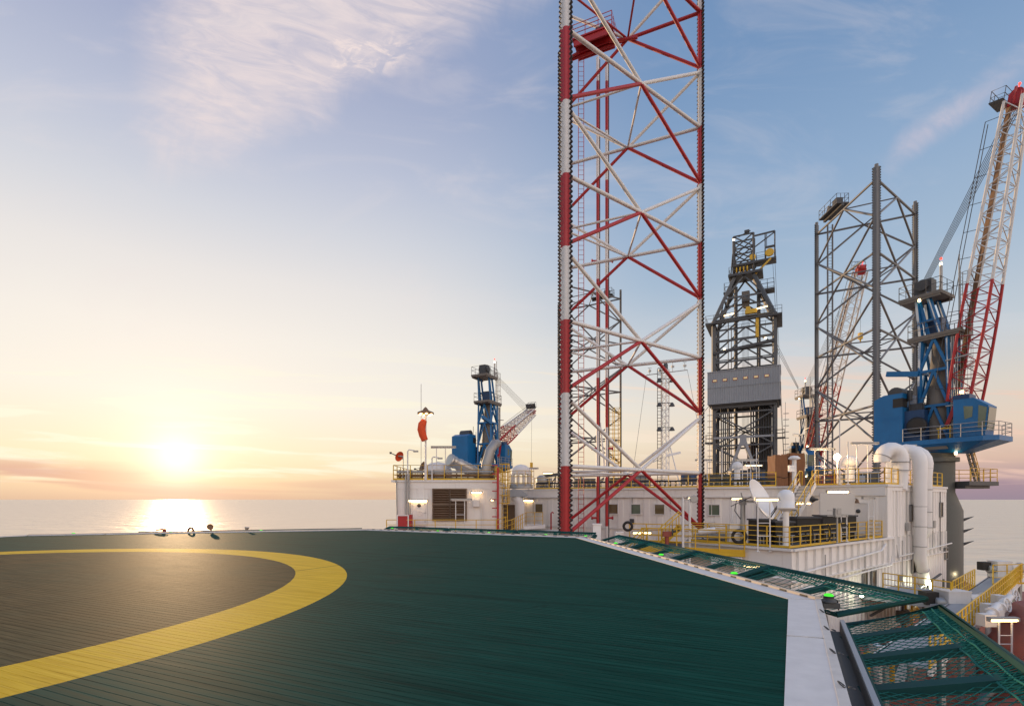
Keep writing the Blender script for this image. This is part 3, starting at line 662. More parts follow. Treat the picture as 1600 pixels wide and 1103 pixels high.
# ------------------------------------------------------------------ safety net round the helideck
def safety_nets():
    N3 = lambda v, z: V((v.x, v.y, z))
    def panel(label, A, B, width, za, zb, pitch, arm_ts, skew0=0.0, skew1=0.0, beam=.10, dia=True, band=.22):
        """A..B on the deck edge, net runs outward by width."""
        e = (B-A).normalized(); n = V((e.y, -e.x)); L = (B-A).length
        ia, ib = N3(A+n*.30, za), N3(B+n*.30, za)
        oa, ob = N3(A+n*(.30+width)+e*skew0, zb), N3(B+n*(.30+width)+e*skew1, zb)
        root = thing('safety_net', label, 'safety net', (A.x, A.y, za), 'green safety net panels round the helideck')
        f = MB(); f.path([ia, oa, ob, ib], .045, 8); f.tube(ia, ib, .035); f.build('frame', 'tealpaint', root)
        P = lambda s, t: (ia*(1-s)+ib*s)*(1-t)+(oa*(1-s)+ob*s)*t-UP*(.10*math.sin(math.pi*t)*math.sin(math.pi*min(1, max(0, s))))
        b = MB(); nu = max(3, int(L/pitch)); nv = max(3, int(width/pitch)); r = .0052 if dia else .007
        if dia:                                            # hexagon-like diamonds
            k = nv*1.0
            for i in range(-nv, nu+1):
                for sg in (1, -1):
                    pts = []
                    for j in range(nv+1):
                        s = (i+(j if sg > 0 else nv-j))/nu
                        if -1e-6 <= s <= 1+1e-6: pts.append(P(s, j/nv))
                    if len(pts) > 1: b.path(pts, r, 3)
        else:
            for i in range(nu+1): b.path([P(i/nu, j/6) for j in range(7)], r, 3)
            for j in range(int(nv*.55)+1): b.path([P(i/10, j/(nv*.55)) for i in range(11)], r*.8, 3)
        b.build('net', 'green', root)
        # doubled net laced along the outer rail
        b = MB()
        for j in range(3):
            off = band*j/2
            q = [P(i/24, 1-off/width)+UP*(.012*math.sin(i*2.1+j*1.7)) for i in range(25)]; b.path(q, .013, 4)
        for i in range(int(L/(pitch*.45))):
            s = i*pitch*.45/L; b.tube(P(s, 1), P(min(1, s+.3*pitch/L), 1-band/width), .009, n=3, cap=False)
        b.build('net_hem', 'green', root)
        for t in arm_ts:
            p = N3(lerp(A, B, t)+n*.12, za-.10); q = P(t, 1)-UP*.10
            b = MB(); b.bar(p, q, beam*1.7, beam); 
            b.build('support_arm', 'tealpaint', root)
        return root
    a, c = HK[1], HK[2]; lab = ['nearest green net panel beside the corner deck lamp', 'second green net panel from the near deck corner', 'third green net panel, above the lit pipework', 'farthest green net panel of the right hand edge']
    for k in range(4):
        A = lerp(a, c, k/4+.003).to_2d(); B = lerp(a, c, (k+1)/4-.006).to_2d()
        panel(lab[k], A, B, 1.12, ZD-.24, ZD+.06, .19 if k else .15, (.03, .5) if k else (.5, .97), skew0=-.42 if k == 0 else 0, dia=False, beam=.085)
    a, c = HK[0], HK[1]; L = (c-a).length
    lab = ['wide green diamond net panel at the bottom right corner', 'green diamond net panel just behind the camera on the right']
    for k in range(2):
        B = lerp(a, c, 1-k*.42-.02).to_2d(); A = lerp(a, c, 1-(k+1)*.42).to_2d()
        panel(lab[k], A, B, 1.15, ZD-.30, ZD+.03, .125, (.44, .66, .86) if k == 0 else (.2, .7), skew1=.30 if k == 0 else 0, beam=.10)
    a, c = HK[2], HK[3]
    lab = ['green net panel in front of the red and white leg base', 'middle green net panel of the far deck edge', 'green net panel before the white deckhouse']
    for k in range(3):
        panel(lab[k], lerp(a, c, k/3+.005).to_2d(), lerp(a, c, (k+1)/3-.005).to_2d(), 1.3, ZD-.30, ZD+.07, .20, (.0, .5, 1), dia=False, beam=.08)
    a, c = HK[3], HK[4]
    panel('long low green net panel along the sunlit far deck edge', lerp(a, c, .02).to_2d(), lerp(a, c, .75).to_2d(), 1.3, ZD-.3, ZD-.04, .30, (.1, .4, .7), dia=False)
safety_nets()

# ------------------------------------------------------------------ green perimeter lamps
def deck_lamps():
    loc = []
    def edge_pt(px, i, off=.14):
        K, L = HK[i], HK[(i+1) % 8]; e = (L-K).normalized(); n = V((e.y, -e.x)); K = K+n*off; L = L+n*off
        k = (px-800)/800; t = (k*K.y-K.x)/((L.x-K.x)-k*(L.y-K.y)); return lerp(K, L, t)
    spec = [(1287,0,'large green deck lamp at the near corner of the white border'), (1147,1,'green deck lamp second from the near corner'), (1033,1,'green deck lamp third from the near corner'),
            (962,1,'green deck lamp beside the yellow stair rail'), (915,2,'green deck lamp right of the red and white leg base'), (853,2,'green deck lamp left of the red and white leg base'),
            (764,2,'green deck lamp under the red ladder post'), (684,2,'green deck lamp in front of the louvres'), (613,3,'green deck lamp beside the red cabinet'),
            (408,3,'green deck lamp right of the bent bracket on the far edge'), (267,3,'green deck lamp beside the hose nozzle on the far edge'), (115,3,'green deck lamp leftmost on the far edge')]
    proto = None
    for px, i, lab in spec:
        p = V((4.98, 8.05)) if i == 0 else edge_pt(px, i)
        L = (p.x, p.y, ZD-.06)
        if proto is None:
            t = thing('deck_lamp', lab, 'lamp', L, 'green lamps round the helideck edge'); o = V(L)
            b = MB(); b.lathe(o, [(.11,0),(.11,.025),(.075,.04),(.075,.085),(.10,.095)], 16); b.box(o+V((0,0,-.05)), (.26,.16,.08)); b.build('base', 'dgrey', t)
            b = MB(); b.lathe(o, [(.068,.096),(.066,.112),(.045,.128),(0,.132)], 16); b.build('lens', 'greenlamp', t)
            b = MB(); b.path([o+V((.10,.03,.02)), o+V((.2,.1,.0)), o+V((.22,.1,-.15))], .012, 6); b.build('cable', 'black', t); proto = t
        else: copy_tree(proto, L, 0, lab)
deck_lamps()

# ------------------------------------------------------------------ little things along the sunlit far edge
def far_edge_things():
    def ep(px):
        K, L = HK[3], HK[4]; k = (px-800)/800; t = (k*K.y-K.x)/((L.x-K.x)-k*(L.y-K.y)); q = lerp(K, L, t); e = (L-K).normalized(); n = V((e.y, -e.x)); q = q+n*.30; return V((q.x, q.y, ZD-.10))
    p = ep(253); t = thing('fire_monitor', 'small fire nozzle with a valve on the far deck edge', 'fire nozzle', p)
    b = MB(); b.lathe(p, [(.2,0),(.16,.1),(.1,.14),(.12,.3),(.08,.34)], 10); b.build('base', 'hullred', t)
    b = MB(); b.path([p+V((.1,0,.36)), p+V((-.2,0,.40)), p+V((-.65,.05,.33))], [.11,.08,.05], 8); b.build('nozzle', 'hullred', t)
    b = MB(); b.path(circ(p+V((.2,-.1,.40)), .16, 12, (0,.3,1)), .03, 5, True); b.build('hand_wheel', 'hullred', t)
    p = ep(295); b = MB(); b.path(circ(p+V((0,0,.24)), .26, 20, (.3,1,0)), .075, 8, True)
    tag(b.build('fender_ring', 'rustbeam', at=p), 'round rubber ring standing upright on the far deck edge', 'ring')
    p = ep(314); b = MB()
    for k in range(3): b.path([p+V((k*.2,0,0)), p+V((k*.2,0,.28)), p+V((k*.2+.18,0,.28)), p+V((k*.2+.2,0,0))], .025, 5)
    tag(b.build('pipe_bracket', 'rustbeam', at=p), 'row of bent pipes left of the round floodlight on the far edge', 'bracket', None)
    p = ep(327); t = thing('deck_floodlight', 'round headed floodlight on a short stand at the far edge', 'floodlight', p)
    b = MB(); b.tube(p, p+V((0,0,.42)), .05); b.box(p+V((0,0,.03)), (.3,.2,.06)); b.build('stand', 'dgrey', t)
    b = MB(); b.lathe(p+V((0,-.14,.55)), [(.2,0),(.23,.05),(.2,.18),(.1,.28)], 14, (-.3,1,.1)); b.build('lamp_head', 'rustbeam', t)
    p = ep(343); b = MB(); b.lathe(p+V((0,.3,0)), [(.62,-.1),(.6,.02),(.5,.14),(.3,.22),(0,.25)], 18)
    tag(b.build('mushroom_vent', 'rustbeam', at=p), 'flat domed cap right of the floodlight on the far edge', 'cap')
    p = ep(366); b = MB()
    for k in range(3): b.path([p+V((k*.16,0,0)), p+V((k*.16,0,.24)), p+V((k*.16+.2,0,.25)), p+V((k*.16+.22,0,0))], .03, 5)
    tag(b.build('pipe_bracket', 'rustbeam', at=p), 'short row of bent pipes left of the pale funnel', 'bracket')
    p = ep(383); b = MB(); b.tube(p, p+V((0,0,.2)), .06); b.tube(p+V((0,0,.2)), p+V((.05,0,.48)), .07, .18, n=10)
    tag(b.build('funnel', 'galv', at=p), 'pale upright funnel on the far deck edge', 'funnel')
before = set(bpy.data.objects); far_edge_things()
for o in set(bpy.data.objects)-before:
    if o.parent is None: o.scale = (.62,)*3

# ------------------------------------------------------------------ lamps on stands and walls
def light_stand(label, px0, px1, py, poles, Z, lit=None, m='white', dz=0.0, group='tube lamps on white pole stands', tilt=0.0):
    A = at(px0, py, Z); B = at(px1, py, Z); B.z += tilt
    base = at(poles[0][0], poles[0][1], Z) if poles else (A+B)/2
    t = thing('tube_lamp', label, 'lamp', base, group)
    b = MB(); d = (B-A).normalized(); b.bar(A+UP*.07, B+UP*.07, .20, .08)
    for q in (A, B): b.box(q+UP*.02, (.06, .16, .16))
    b.build('housing', 'galv' if m != 'dgrey' else 'dgrey', t)
    b = MB(); b.tube(A+d*.05-UP*.02, B-d*.05-UP*.02, .055, n=8); b.build('tube', lit or 'whiteclean', t)
    for px, yb in poles:
        p = at(px, yb, Z); q = V((p.x, p.y, A.z+.05)); b = MB(); b.tube(p, q, .035, n=6); b.box(p+UP*.02, (.18,.18,.03)); b.build('pole', m, t)
    if len(poles) == 2:
        b = MB(); p, q = (at(x, y, Z) for x, y in poles)
        for f in (.3, .55): b.tube(lerp(p, V((p.x,p.y,A.z)), f), lerp(q, V((q.x,q.y,A.z)), f), .02, n=5)
        b.build('rung', m, t)
    return t
LS = [
 ('dark unlit tube lamp on two poles above the deckhouse roof', 674,712,699, [(682,748),(696,748)], 39.0, None),
 ('lit tube lamp over the white deckhouse door', 638,668,782, [], 37.75, 'fluo'),
 ('lit tube lamp at the upper right of the louvres', 736,753,769, [], 37.7, 'fluo'),
 ('pole stand with a tube lamp in front of the louvres', 705,737,781, [(712,832),(726,832)], 37.0, 'whiteclean'),
 ('small lit lamp left of the red ladder post', 766,772,781, [], 37.6, 'fluow'),
 ('lit tube lamp above the leftmost small window', 817,834,782, [], 50.4, 'fluo'),
 ('unlit tube lamp on two thin poles beside the caged dome', 822,841,732, [(826,768),(834,768)], 47.5, None),
 ('lit tube lamp on a bracket left of the toothed leg', 848,864,739, [(850,762),(861,762)], 52.0, 'fluow'),
 ('short lit lamp on white poles beside the right leg tube', 1074,1086,778, [(1066,866),(1078,866)], 31.0, 'fluow'),
 ('lit tube lamp on two poles right of the green window', 1142,1161,779, [(1144,838),(1151,838)], 34.0, 'fluow'),
 ('lit tube lamp on a tall stand before the white dish', 1180,1217,780, [(1184,862),(1203,862)], 26.6, 'fluow'),
 ('lit tube lamp on the wall under the roof stairs', 1243,1267,786, [], 36.0, 'fluo'),
 ('unlit lamp stand before the white terrace door', 1348,1366,778, [(1357,842),(1365,842)], 31.5, None),
 ('thin double pole stand on the terrace right of the cream board', 1314,1323,806, [(1314,846),(1323,846)], 29.8, None),
 ('unlit tube lamp on two tall poles left of the bright floodlight', 1265,1304,702, [(1273,760),(1288,760)], 37.0, None),
 ('unlit tube lamp on two tall poles left of the bent white duct', 1331,1372,693, [(1339,758),(1356,758)], 35.5, None),
 ('unlit tube lamp on two poles between the bent white ducts', 1417,1431,697, [(1422,757),(1428,757)], 37.5, None),
 ('unlit tube lamp on two poles in front of the derrick base', 1150,1184,719, [(1160,765),(1173,765)], 43.5, None),
 ('lit tube lamp low in front of the derrick base', 1165,1191,727, [(1168,762),(1186,762)], 60.0, 'fluow'),
 ('unlit tube lamp on two thin poles left of the derrick', 1087,1112,719, [(1094,765),(1105,765)], 44.5, None),
 ('lit tube lamp behind the yellow stair rail', 988,1018,832, [(992,860),(1013,860)], 32.5, 'fluow'),
 ('lit tube lamp on a stand over the red hull plates', 1545,1590,968, [(1561,1022),(1581,1022)], 20.5, 'fluo'),
 ('lit tube lamp high above the cream board', 1292,1326,768, [], 33.8, 'fluo'),
]
for a in LS: light_stand(*a)
def floodlight(label, p, pole_to=None, r=.2, m='flood', power=None, aim=(0,-1,-.2)):
    p = V(p); t = thing('floodlight', label, 'floodlight', (p.x, p.y, pole_to if pole_to is not None else p.z), 'floodlights on the rig')
    a = V(aim).normalized()
    b = MB(); b.lathe(p-a*.22, [(.05,0),(r*.8,.04),(r,.2),(r*1.05,.22)], 12, a); b.build('lamp_housing', 'galv', t)
    b = MB(); b.lathe(p+a*.005, [(r*.92,0),(r*.92,.02),(r*.5,.05)], 12, a); b.build('lamp_glass', m, t)
    if pole_to is not None:
        b = MB(); b.tube((p.x, p.y, pole_to), p-UP*r, .05); b.build('pole', 'white', t)
    if power:
        l = bpy.data.lights.new('lamp_light', 'POINT'); l.energy = power; l.color = (1,.66,.32) if m == 'flood' else ((.95,1,.7) if m == 'cool' else (1,.8,.5)); l.shadow_soft_size = .15
        o = bpy.data.objects.new('lamp_light', l); COL.objects.link(o); o.parent = t; o.location = p+a*.35-wloc(t)
    return t
floodlight('very bright orange floodlight on a white pole above the cream board', at(1308,714,36.5), 1.0, .26, 'flood', 260)
floodlight('bright cool floodlight at the foot of the corrugated side wall', at(1452,914,36.3), None, .17, 'cool', 130, (-.3,-1,.25))
floodlight('small lit lamp shining through the green net', at(1346,930,30.0), None, .12, 'cool', 25, (-.2,-1,.3))
floodlight('slanted lit lamp at the foot of the grey crane pedestal', at(1488,896,44), None, .2, 'spot', 20, (.2,-1,0))

# ------------------------------------------------------------------ pump pipes and ladder inside the near leg
def caissons():
    for px, lab, n in ((934, 'left one of two thin red and white banded pipes inside the near leg', 0), (948, 'right one of two thin red and white banded pipes inside the near leg', 1)):
        p = gx(px, 44.3, 0); t = thing('pump_pipe', lab, 'pipe', (p.x, p.y, ZM), 'thin banded pipes inside the near leg')
        b = MB(); b.tube(V((p.x,p.y,ZM)), V((p.x,p.y,38.2)), .13, n=12); b.build('pipe', 'band', t)
        b = MB(); b.bar(V((p.x+.17,p.y,ZM)), V((p.x+.17,p.y,38)), .05, .08); b.build('guide_rail', 'dgrey', t)
        b = MB()
        for z in (-1.6, 4.4, 20.6): b.tube(V((p.x-.05,p.y,z)), V((p.x-.5 if n == 0 else p.x+.5,p.y,z)), .09); b.lathe(V((p.x-.5 if n == 0 else p.x+.5,p.y,z)), [(.16,-.05),(.16,.05)], 10, (1,0,0))
        b.build('hose_flange', 'red', t)
    p = gx(908, 43.6, 0); t = thing('leg_ladder', 'long thin red ladder running up inside the near leg', 'ladder', (p.x, p.y, ZM))
    for s in (-1, 1):
        b = MB(); b.tube(V((p.x+s*.23,p.y,ZM)), V((p.x+s*.23,p.y,38.5)), .03, n=5); b.build('rail', 'red', t)
    b = MB()
    for k in range(118): b.tube(V((p.x-.23,p.y,ZM+.2+k*.40)), V((p.x+.23,p.y,ZM+.2+k*.40)), .018, n=4, cap=False)
    b.build('rung', 'red', t)
    # red work platform at the top of the leg
    c = V((6.6, 41.0, 36.7)); d = V((.9, -.40, 0)).normalized(); n = V((-d.y, d.x, 0))
    t = thing('work_platform', 'red work platform with rails at the top of the near leg', 'platform', c)
    b = MB(); b.box(c, (3.2, 1.7, .12), (d, n, UP)); b.box(c-UP*.3, (3.0,.12,.5), (d,n,UP)); b.box(c-UP*.3+n*.7, (3.0,.12,.5), (d,n,UP)); b.box(c-UP*.3-n*.7, (3.0,.12,.5), (d,n,UP)); b.build('floor', 'red', t)
    b = MB(); q = [c+d*sx*1.58+n*sy*.82 for sx, sy in ((-1,-1),(1,-1),(1,1),(-1,1))]
    for h in (.4,.75,1.1): b.path([v+UP*h for v in q], .03, 6, True)
    for k in range(4):
        for f in (0,.33,.66): v = lerp(q[k], q[(k+1)%4], f); b.tube(v, v+UP*1.1, .03, n=6)
    b.build('guard_rail', 'red', t)
    b = MB(); b.box(c+d*.5+UP*.4, (.7,.5,.7), (d,n,UP)); b.tube(c+d*.5+UP*.8, c+d*.9+UP*1.0, .2, n=10); b.build('winch', 'dgrey', t)
    b = MB(); b.tube(c-d*1.2-UP*.5, V((3.98,42.4,36.1)), .12); b.build('bracket', 'red', t)
    b = MB(); b.tube(c+d*1.2-UP*.5, c+d*3.4-UP*1.0, .12); b.build('bracket', 'red', t)
    # similar grey platforms on top of the other two legs
    for (A, B, lab, f) in ((LEGB[1], LEGB[0], 'grey winch platform with rails on top of the plain leg beside the derrick', .32), (LEGC[1], LEGC[0], 'grey winch platform on top of the farthest leg', .72)):
        c = lerp(V((*A, 36.2)), V((*B, 36.2)), f); d = (V((*B,0))-V((*A,0))).normalized(); n = V((-d.y, d.x, 0))
        t = thing('work_platform', lab, 'platform', c)
        b = MB(); b.box(c+UP*.35, (4.0,1.5,.14), (d,n,UP)); b.box(c+UP*.15, (4.0,.3,.3), (d,n,UP)); b.build('floor', 'dgrey', t)
        b = MB(); q = [c+UP*.4+d*sx*1.95+n*sy*.72 for sx, sy in ((-1,-1),(1,-1),(1,1),(-1,1))]
        for h in (.55,1.1): b.path([v+UP*h for v in q], .03, 6, True)
        for k in range(4):
            for f2 in (0,.33,.66): v = lerp(q[k], q[(k+1)%4], f2); b.tube(v, v+UP*1.1, .03, n=6)
        b.build('guard_rail', 'dgrey', t)
        b = MB(); b.box(c+d*.9+UP*.9, (.9,.8,.9), (d,n,UP)); b.build('motor_box', 'dgrey', t)
        b = MB(); b.lathe(c-d*.4+UP*.9-n*.4, [(.35,0),(.35,.8)], 12, n); b.build('winch', 'dgrey', t)
    p = gx(1297, 67.5, 0); t = thing('leg_ladder', 'grey caged ladder up the left side of the plain grey leg', 'ladder', (p.x, p.y, 0))
    for s in (-1, 1):
        b = MB(); b.tube(V((p.x+s*.32,p.y,0)), V((p.x+s*.32,p.y,36.2)), .10, n=6); b.build('rail', 'grey', t)
    b = MB()
    for k in range(90): b.tube(V((p.x-.3,p.y,.2+k*.4)), V((p.x+.3,p.y,.2+k*.4)), .02, n=4, cap=False)
    b.build('rung', 'grey', t)
caissons()

# ------------------------------------------------------------------ cranes
def lattice_boom(root, foot, tip, side, wid, dep, red_part, n=22):
    """four-chord tapered boom from foot to tip; side = unit vector across."""
    foot, tip = V(foot), V(tip); d = (tip-foot); L = d.length; d.normalize(); s = V(side).normalized(); s = (s-d*s.dot(d)).normalized(); e = s.cross(d).normalized()
    def sz(t):
        k = 1-.42*max(0, t-.1)/.9; u = min(1, t/.10)
        return wid/2*.96*k, dep/2*(.8+.2*min(1, t/.3))*k
    def P(t, a, b): w, h = sz(t); return foot+d*(L*t)+s*(w*a)+e*(h*b)
    cs = [(-1,-1),(1,-1),(1,1),(-1,1)]
    for (t0, t1, m, nm) in ((0, red_part, 'red', 'lower_boom_section'), (red_part, 1, 'legwhite', 'upper_boom_section')):
        b = MB(); i0, i1 = round(t0*n), round(t1*n)
        for a, c in cs:
            b.path([P(i/n, a, c) for i in range(i0, i1+1)], .115, 7)
        for i in range(i0, i1):
            for k in range(4):
                p, q = cs[k], cs[(k+1) % 4]
                if i % 2 == k % 2: b.tube(P(i/n, *p), P((i+1)/n, *q), .04, n=5, cap=False)
                else: b.tube(P(i/n, *q), P((i+1)/n, *p), .04, n=5, cap=False)
                b.tube(P(i/n, *p), P(i/n, *q), .035, n=5, cap=False)
        b.build(nm, m, root)
    b = MB()
    for i in range(1, n): b.bar(P(i/n, -.55, -.5), P((i+1)/n if i < n-1 else .99, -.55, -.5), .42, .04)
    b.build('boom_walkway', 'rustbeam', root)
    b = MB()
    for a in (-.95, -.25):
        b.path([P(i/n, a, -1)-e*1.0*(1 if False else -1)*-1 for i in range(1, n)], .03, 5)
    for i in range(1, n, 2): b.tube(P(i/n, -.95, -1), P(i/n, -.95, -1)-e*-1.0*-1, .025, n=4)
    b.build('boom_rail', 'dgrey', root)
    # head
    b = MB(); q = P(1, 0, 0); b.box(q, (wid*.45, dep*.4, .9), (s, e, d)); b.lathe(q+d*.45-s*.3, [(.45,0),(.45,.6)], 16, s); b.bar(q-s*wid*.24-d*.4, q-s*wid*.2+d*.9, .14); b.bar(q+s*wid*.24-d*.4, q+s*wid*.2+d*.9, .14); b.build('boom_head', 'red', root)
    b = MB(); b.box(q-e*dep*.55+d*.2, (wid*.7,.9,.08), (s,e,d))
    for k in (.5, 1.0): b.path([q-e*(dep*.55+y)+s*x+d*(.2+k) for x, y in ((-.7,.45),(.7,.45),(.7,-.45),(-.7,-.45))], .025, 5, True)
    for x, y in ((-.7,.45),(.7,.45),(.7,-.45),(-.7,-.45),(0,.45)): b.tube(q-e*(dep*.55+y)+s*x+d*.2, q-e*(dep*.55+y)+s*x+d*1.2, .025, n=5)
    b.build('head_basket', 'dgrey', root)
    b = MB(); b.lathe(q+d*1.2, [(.03,-.3),(.03,0),(.08,.0),(.08,.14),(0,.2)], 8, d); b.build('beacon', 'redlamp', root)
    return q, d, s, e
def deck_ring(b, c, x0, x1, y0, y1, h=1.1, r=.028, e=None, l=None):
    q = [c+e*x+l*y for x, y in ((x0,y0),(x1,y0),(x1,y1),(x0,y1))]
    for k in (.55, 1.0): b.path([v+UP*h*k for v in q], r, 5, True)
    for i in range(4):
        n = max(1, round((q[(i+1)%4]-q[i]).length/1.1))
        for k in range(n): v = lerp(q[i], q[(i+1)%4], k/n); b.tube(v, v+UP*h, r, n=5)
def crane(label, axis, head, luff, L, house=(-4.2,-1.9,-2.2,1.8), zped=(-8.6, 4.2), red_part=.42, pedr=(1.62,1.08), lit=True, cables=6):
    A = V((axis[0], axis[1], 0)); e = V((head[0], head[1], 0)).normalized(); l = V((-e.y, e.x, 0))
    W = lambda x, y, z: A+e*x+l*y+UP*z
    axs = (e, l, UP)
    root = thing('pedestal_crane', label, 'crane', (A.x, A.y, zped[0]))
    def box(b, x0, x1, y0, y1, z0, z1): b.box(W((x0+x1)/2, (y0+y1)/2, (z0+z1)/2), (x1-x0, y1-y0, z1-z0), axs)
    b = MB(); b.lathe(A, [(pedr[0], zped[0]), (pedr[0], -1.0), (pedr[1], .6), (pedr[1], zped[1])], 28); b.lathe(A, [(pedr[1]+.3, zped[1]-.9), (pedr[1]+.3, zped[1]-.55)], 28); pd = b.build('pedestal', 'pedestal', root)
    b = MB()
    for z in (-1.7, -2.7, -3.8): b.extr([A+V((1.5*.75,-1.5*.66,z)), A+V((2.4*.75,-2.4*.66+.2,z+.22)), A+V((1.5*.75,-1.5*.66,z-.28))], (.1,.1,.03))
    b.build('step_fin', 'dgrey', pd)
    # machinery deck
    b = MB(); poly = [(house[0],-2.3),(3.7,-2.3),(4.5,-1.6),(4.5,1.2),(3.6,2.2),(house[0],2.2)]
    b.prism([tuple(W(x,y,0))[:2] for x, y in poly], 4.75, 5.15)
    b.add([W(-1.6,-2.2,4.75), W(3.7,-2.2,4.75), W(4.4,-1.6,4.75), W(4.4,1.2,4.75), W(-1.6,2.1,4.75), W(-1.3,-1.0,4.15), W(1.9,-1.0,3.95), W(1.9,1.0,3.95), W(-1.3,1.0,4.15)],
          [(0,1,6,5),(1,2,6),(2,3,7,6),(3,4,8,7),(4,0,5,8),(5,6,7,8)])
    b.build('machinery_deck', 'blue', root)
    b = MB(); b.lathe(A, [(pedr[1]+.35, zped[1]), (pedr[1]+.35, 4.7)], 24); box(b, -3.2, 1.2, -1.9, -1.6, 4.3, 4.74); b.build('slew_ring', 'concrete', root)
    # winch house
    b = MB(); x0, x1, y0, y1 = house
    box(b, x0, x1, y0, y1, 4.55, 9.2); b.add([W(x0,y0,9.2),W(x1,y0,9.2),W(x1,y1,9.2),W(x0,y1,9.2),W(x0+.8,y0+.02,9.55),W(x1,y0+.02,9.55),W(x1,y1-.02,9.55),W(x0+.8,y1-.02,9.55)], [(0,1,5,4),(1,2,6,5),(2,3,7,6),(3,0,4,7),(4,5,6,7)])
    hs = b.build('winch_house', 'blue', root)
    b = MB(); box(b, x1-.75, x1+.03, y0-.03, y0+.8, 8.3, 9.1); b.build('opening', 'black', hs)
    b = MB(); b.lathe(W((x0+x1)/2+.4, y0+.4, 9.6), [(.62,0),(.62,1.6)], 16, l); b.lathe(W(x1+.2, y0+.9, 8.9), [(.2,0),(.2,.9)], 10); b.build('winch_drum', 'dgrey', hs)
    b = MB(); box(b, x1, x1+1.5, y0+.35, y1-.4, 5.15, 7.9); b.build('engine_house', 'navy', root)
    b = MB(); deck_ring(b, W(0,0,7.95), x1-.1, x1+1.45, y0+.4, y1-.4, .95, .025, e, l)
    b.tube(W(x1+.3,y0+.6,7.9), W(x1+.3,y0+.6,10.9), .035); b.tube(W(x1+.9,y0+.5,7.9), W(x1+.9,y0+.5,10.2), .03); box(b, x1+.2, x1+1.2, y0+.7, y1-.8, 7.9, 8.5); b.build('roof_rail', 'dgrey', hs)
    b = MB(); b.lathe(W(x1+1.0, y0+.28, 6.5), [(.75,0),(.75,.2),(.6,.24)], 20, -l); b.build('radiator', 'black', root)
    b = MB(); box(b, x1+2.4, x1+3.4, y0+.3, y0+.6, 6.0, 6.1); b.path([W(x1+2.5,y0+.4,5.15), W(x1+2.5,y0+.4,6.0), W(x1+3.3,y0+.4,6.3), W(x1+3.3,y0+.4,5.15)], .05, 6); b.build('valve_bench', 'yellow', root)
    # rail along the deck
    b = MB(); q = [W(x,y,5.15) for x, y in ((x1+.05,-2.25),(3.65,-2.25),(4.45,-1.55),(4.45,1.15),(3.55,2.15))]
    for k in (.4,.75,1.1): b.path([v+UP*k for v in q], .03, 6)
    for i in range(4):
        n = max(1, round((q[i+1]-q[i]).length/1.25))
        for k in range(n+(i == 3)): v = lerp(q[i], q[i+1], k/n); b.tube(v, v+UP*1.1, .03, n=6)
    b.build('guard_rail', 'galv', root)
    # cab
    b = MB(); cy0, cy1, cx0, cx1 = -2.05, -.35, 1.7, 3.75
    prof = [(cx0,5.2),(cx1,5.2),(cx1+.22,7.55),(cx1-.75,8.3),(cx0,8.3)]
    b.extr([W(x,cy0,z) for x, z in prof], l*(cy1-cy0)); cb = b.build('cab', 'blue', root)
    b = MB(); g = .02
    b.extr([W(cx0+.75,cy0-g,6.6),W(cx0+1.25,cy0-g,6.75),W(cx0+1.3,cy0-g,7.6),W(cx0+.68,cy0-g,7.7)], l*.015)
    b.extr([W(cx1-.45,cy0-g,5.8),W(cx1-.02,cy0-g,5.8),W(cx1+.13,cy0-g,7.4),W(cx1-.40,cy0-g,7.65)], l*.015)
    b.extr([W(cx1+.065,cy0+.1,5.6),W(cx1+.065,cy1-.1,5.6),W(cx1+.225,cy1-.1,7.4),W(cx1+.225,cy0+.1,7.4)], e*.015)
    b.build('cab_window', 'paneg', cb)
    b = MB(); box(b, cx0-.1, cx0+1.0, cy0+.2, cy1-.2, 8.2, 8.7); b.build('cab_roof_box', 'navy', cb)
    # tower
    b = MB()
    for sx in (-1, 1):
        for sy in (-1, 1):
            b.bar(W(sx*1.15, sy*1.1, 5.1), W(sx*.95, sy*1.05, 14.2), .25)
    for sy in (-1, 1):
        for z in (8.2, 11.3): b.bar(W(-1.1,sy*1.08,z), W(1.1,sy*1.08,z), .22)
        for z0, z1 in ((5.2,8.2),(8.2,11.3),(11.3,14.1)):
            b.bar(W(-1.05,sy*1.08,z0), W(0,sy*1.08,z1), .2); b.bar(W(1.05,sy*1.08,z0), W(0,sy*1.08,z1), .2)
    for sx in (-1, 1):
        for z in (8.2, 11.3): b.bar(W(sx*1.05,-1.05,z), W(sx*1.05,1.05,z), .22)
        for z0, z1 in ((5.2,8.2),(8.2,11.3),(11.3,14.1)):
            b.bar(W(sx*1.05,-1.0,z0), W(sx*1.05,0,z1), .18); b.bar(W(sx*1.05,1.0,z0), W(sx*1.05,0,z1), .18)
    b.bar(W(-1.1,-1.1,11.2), W(-3.6,-1.15,11.7), .35, .45); b.build('tower_frame', 'blue', root)
    b = MB(); b.lathe(A, [(.98,5.1),(.98,8),(.62,12.2),(.42,14.2)], 20); b.build('king_post', 'concrete', root)
    b = MB()
    for sy in (-1, 1):
        b.bar(W(-.95,sy*.95,14.2), W(-1.35,sy*.9,18.3), .27); b.bar(W(.5,sy*.95,14.2), W(-.55,sy*.9,18.3), .27); b.bar(W(-.4,sy*.95,14.2), W(-1.2,sy*.9,18.0), .22)
        b.bar(W(-1.1,sy*.92,15.8), W(.1,sy*.92,15.8), .2)
    b.build('upper_frame', 'blue', root)
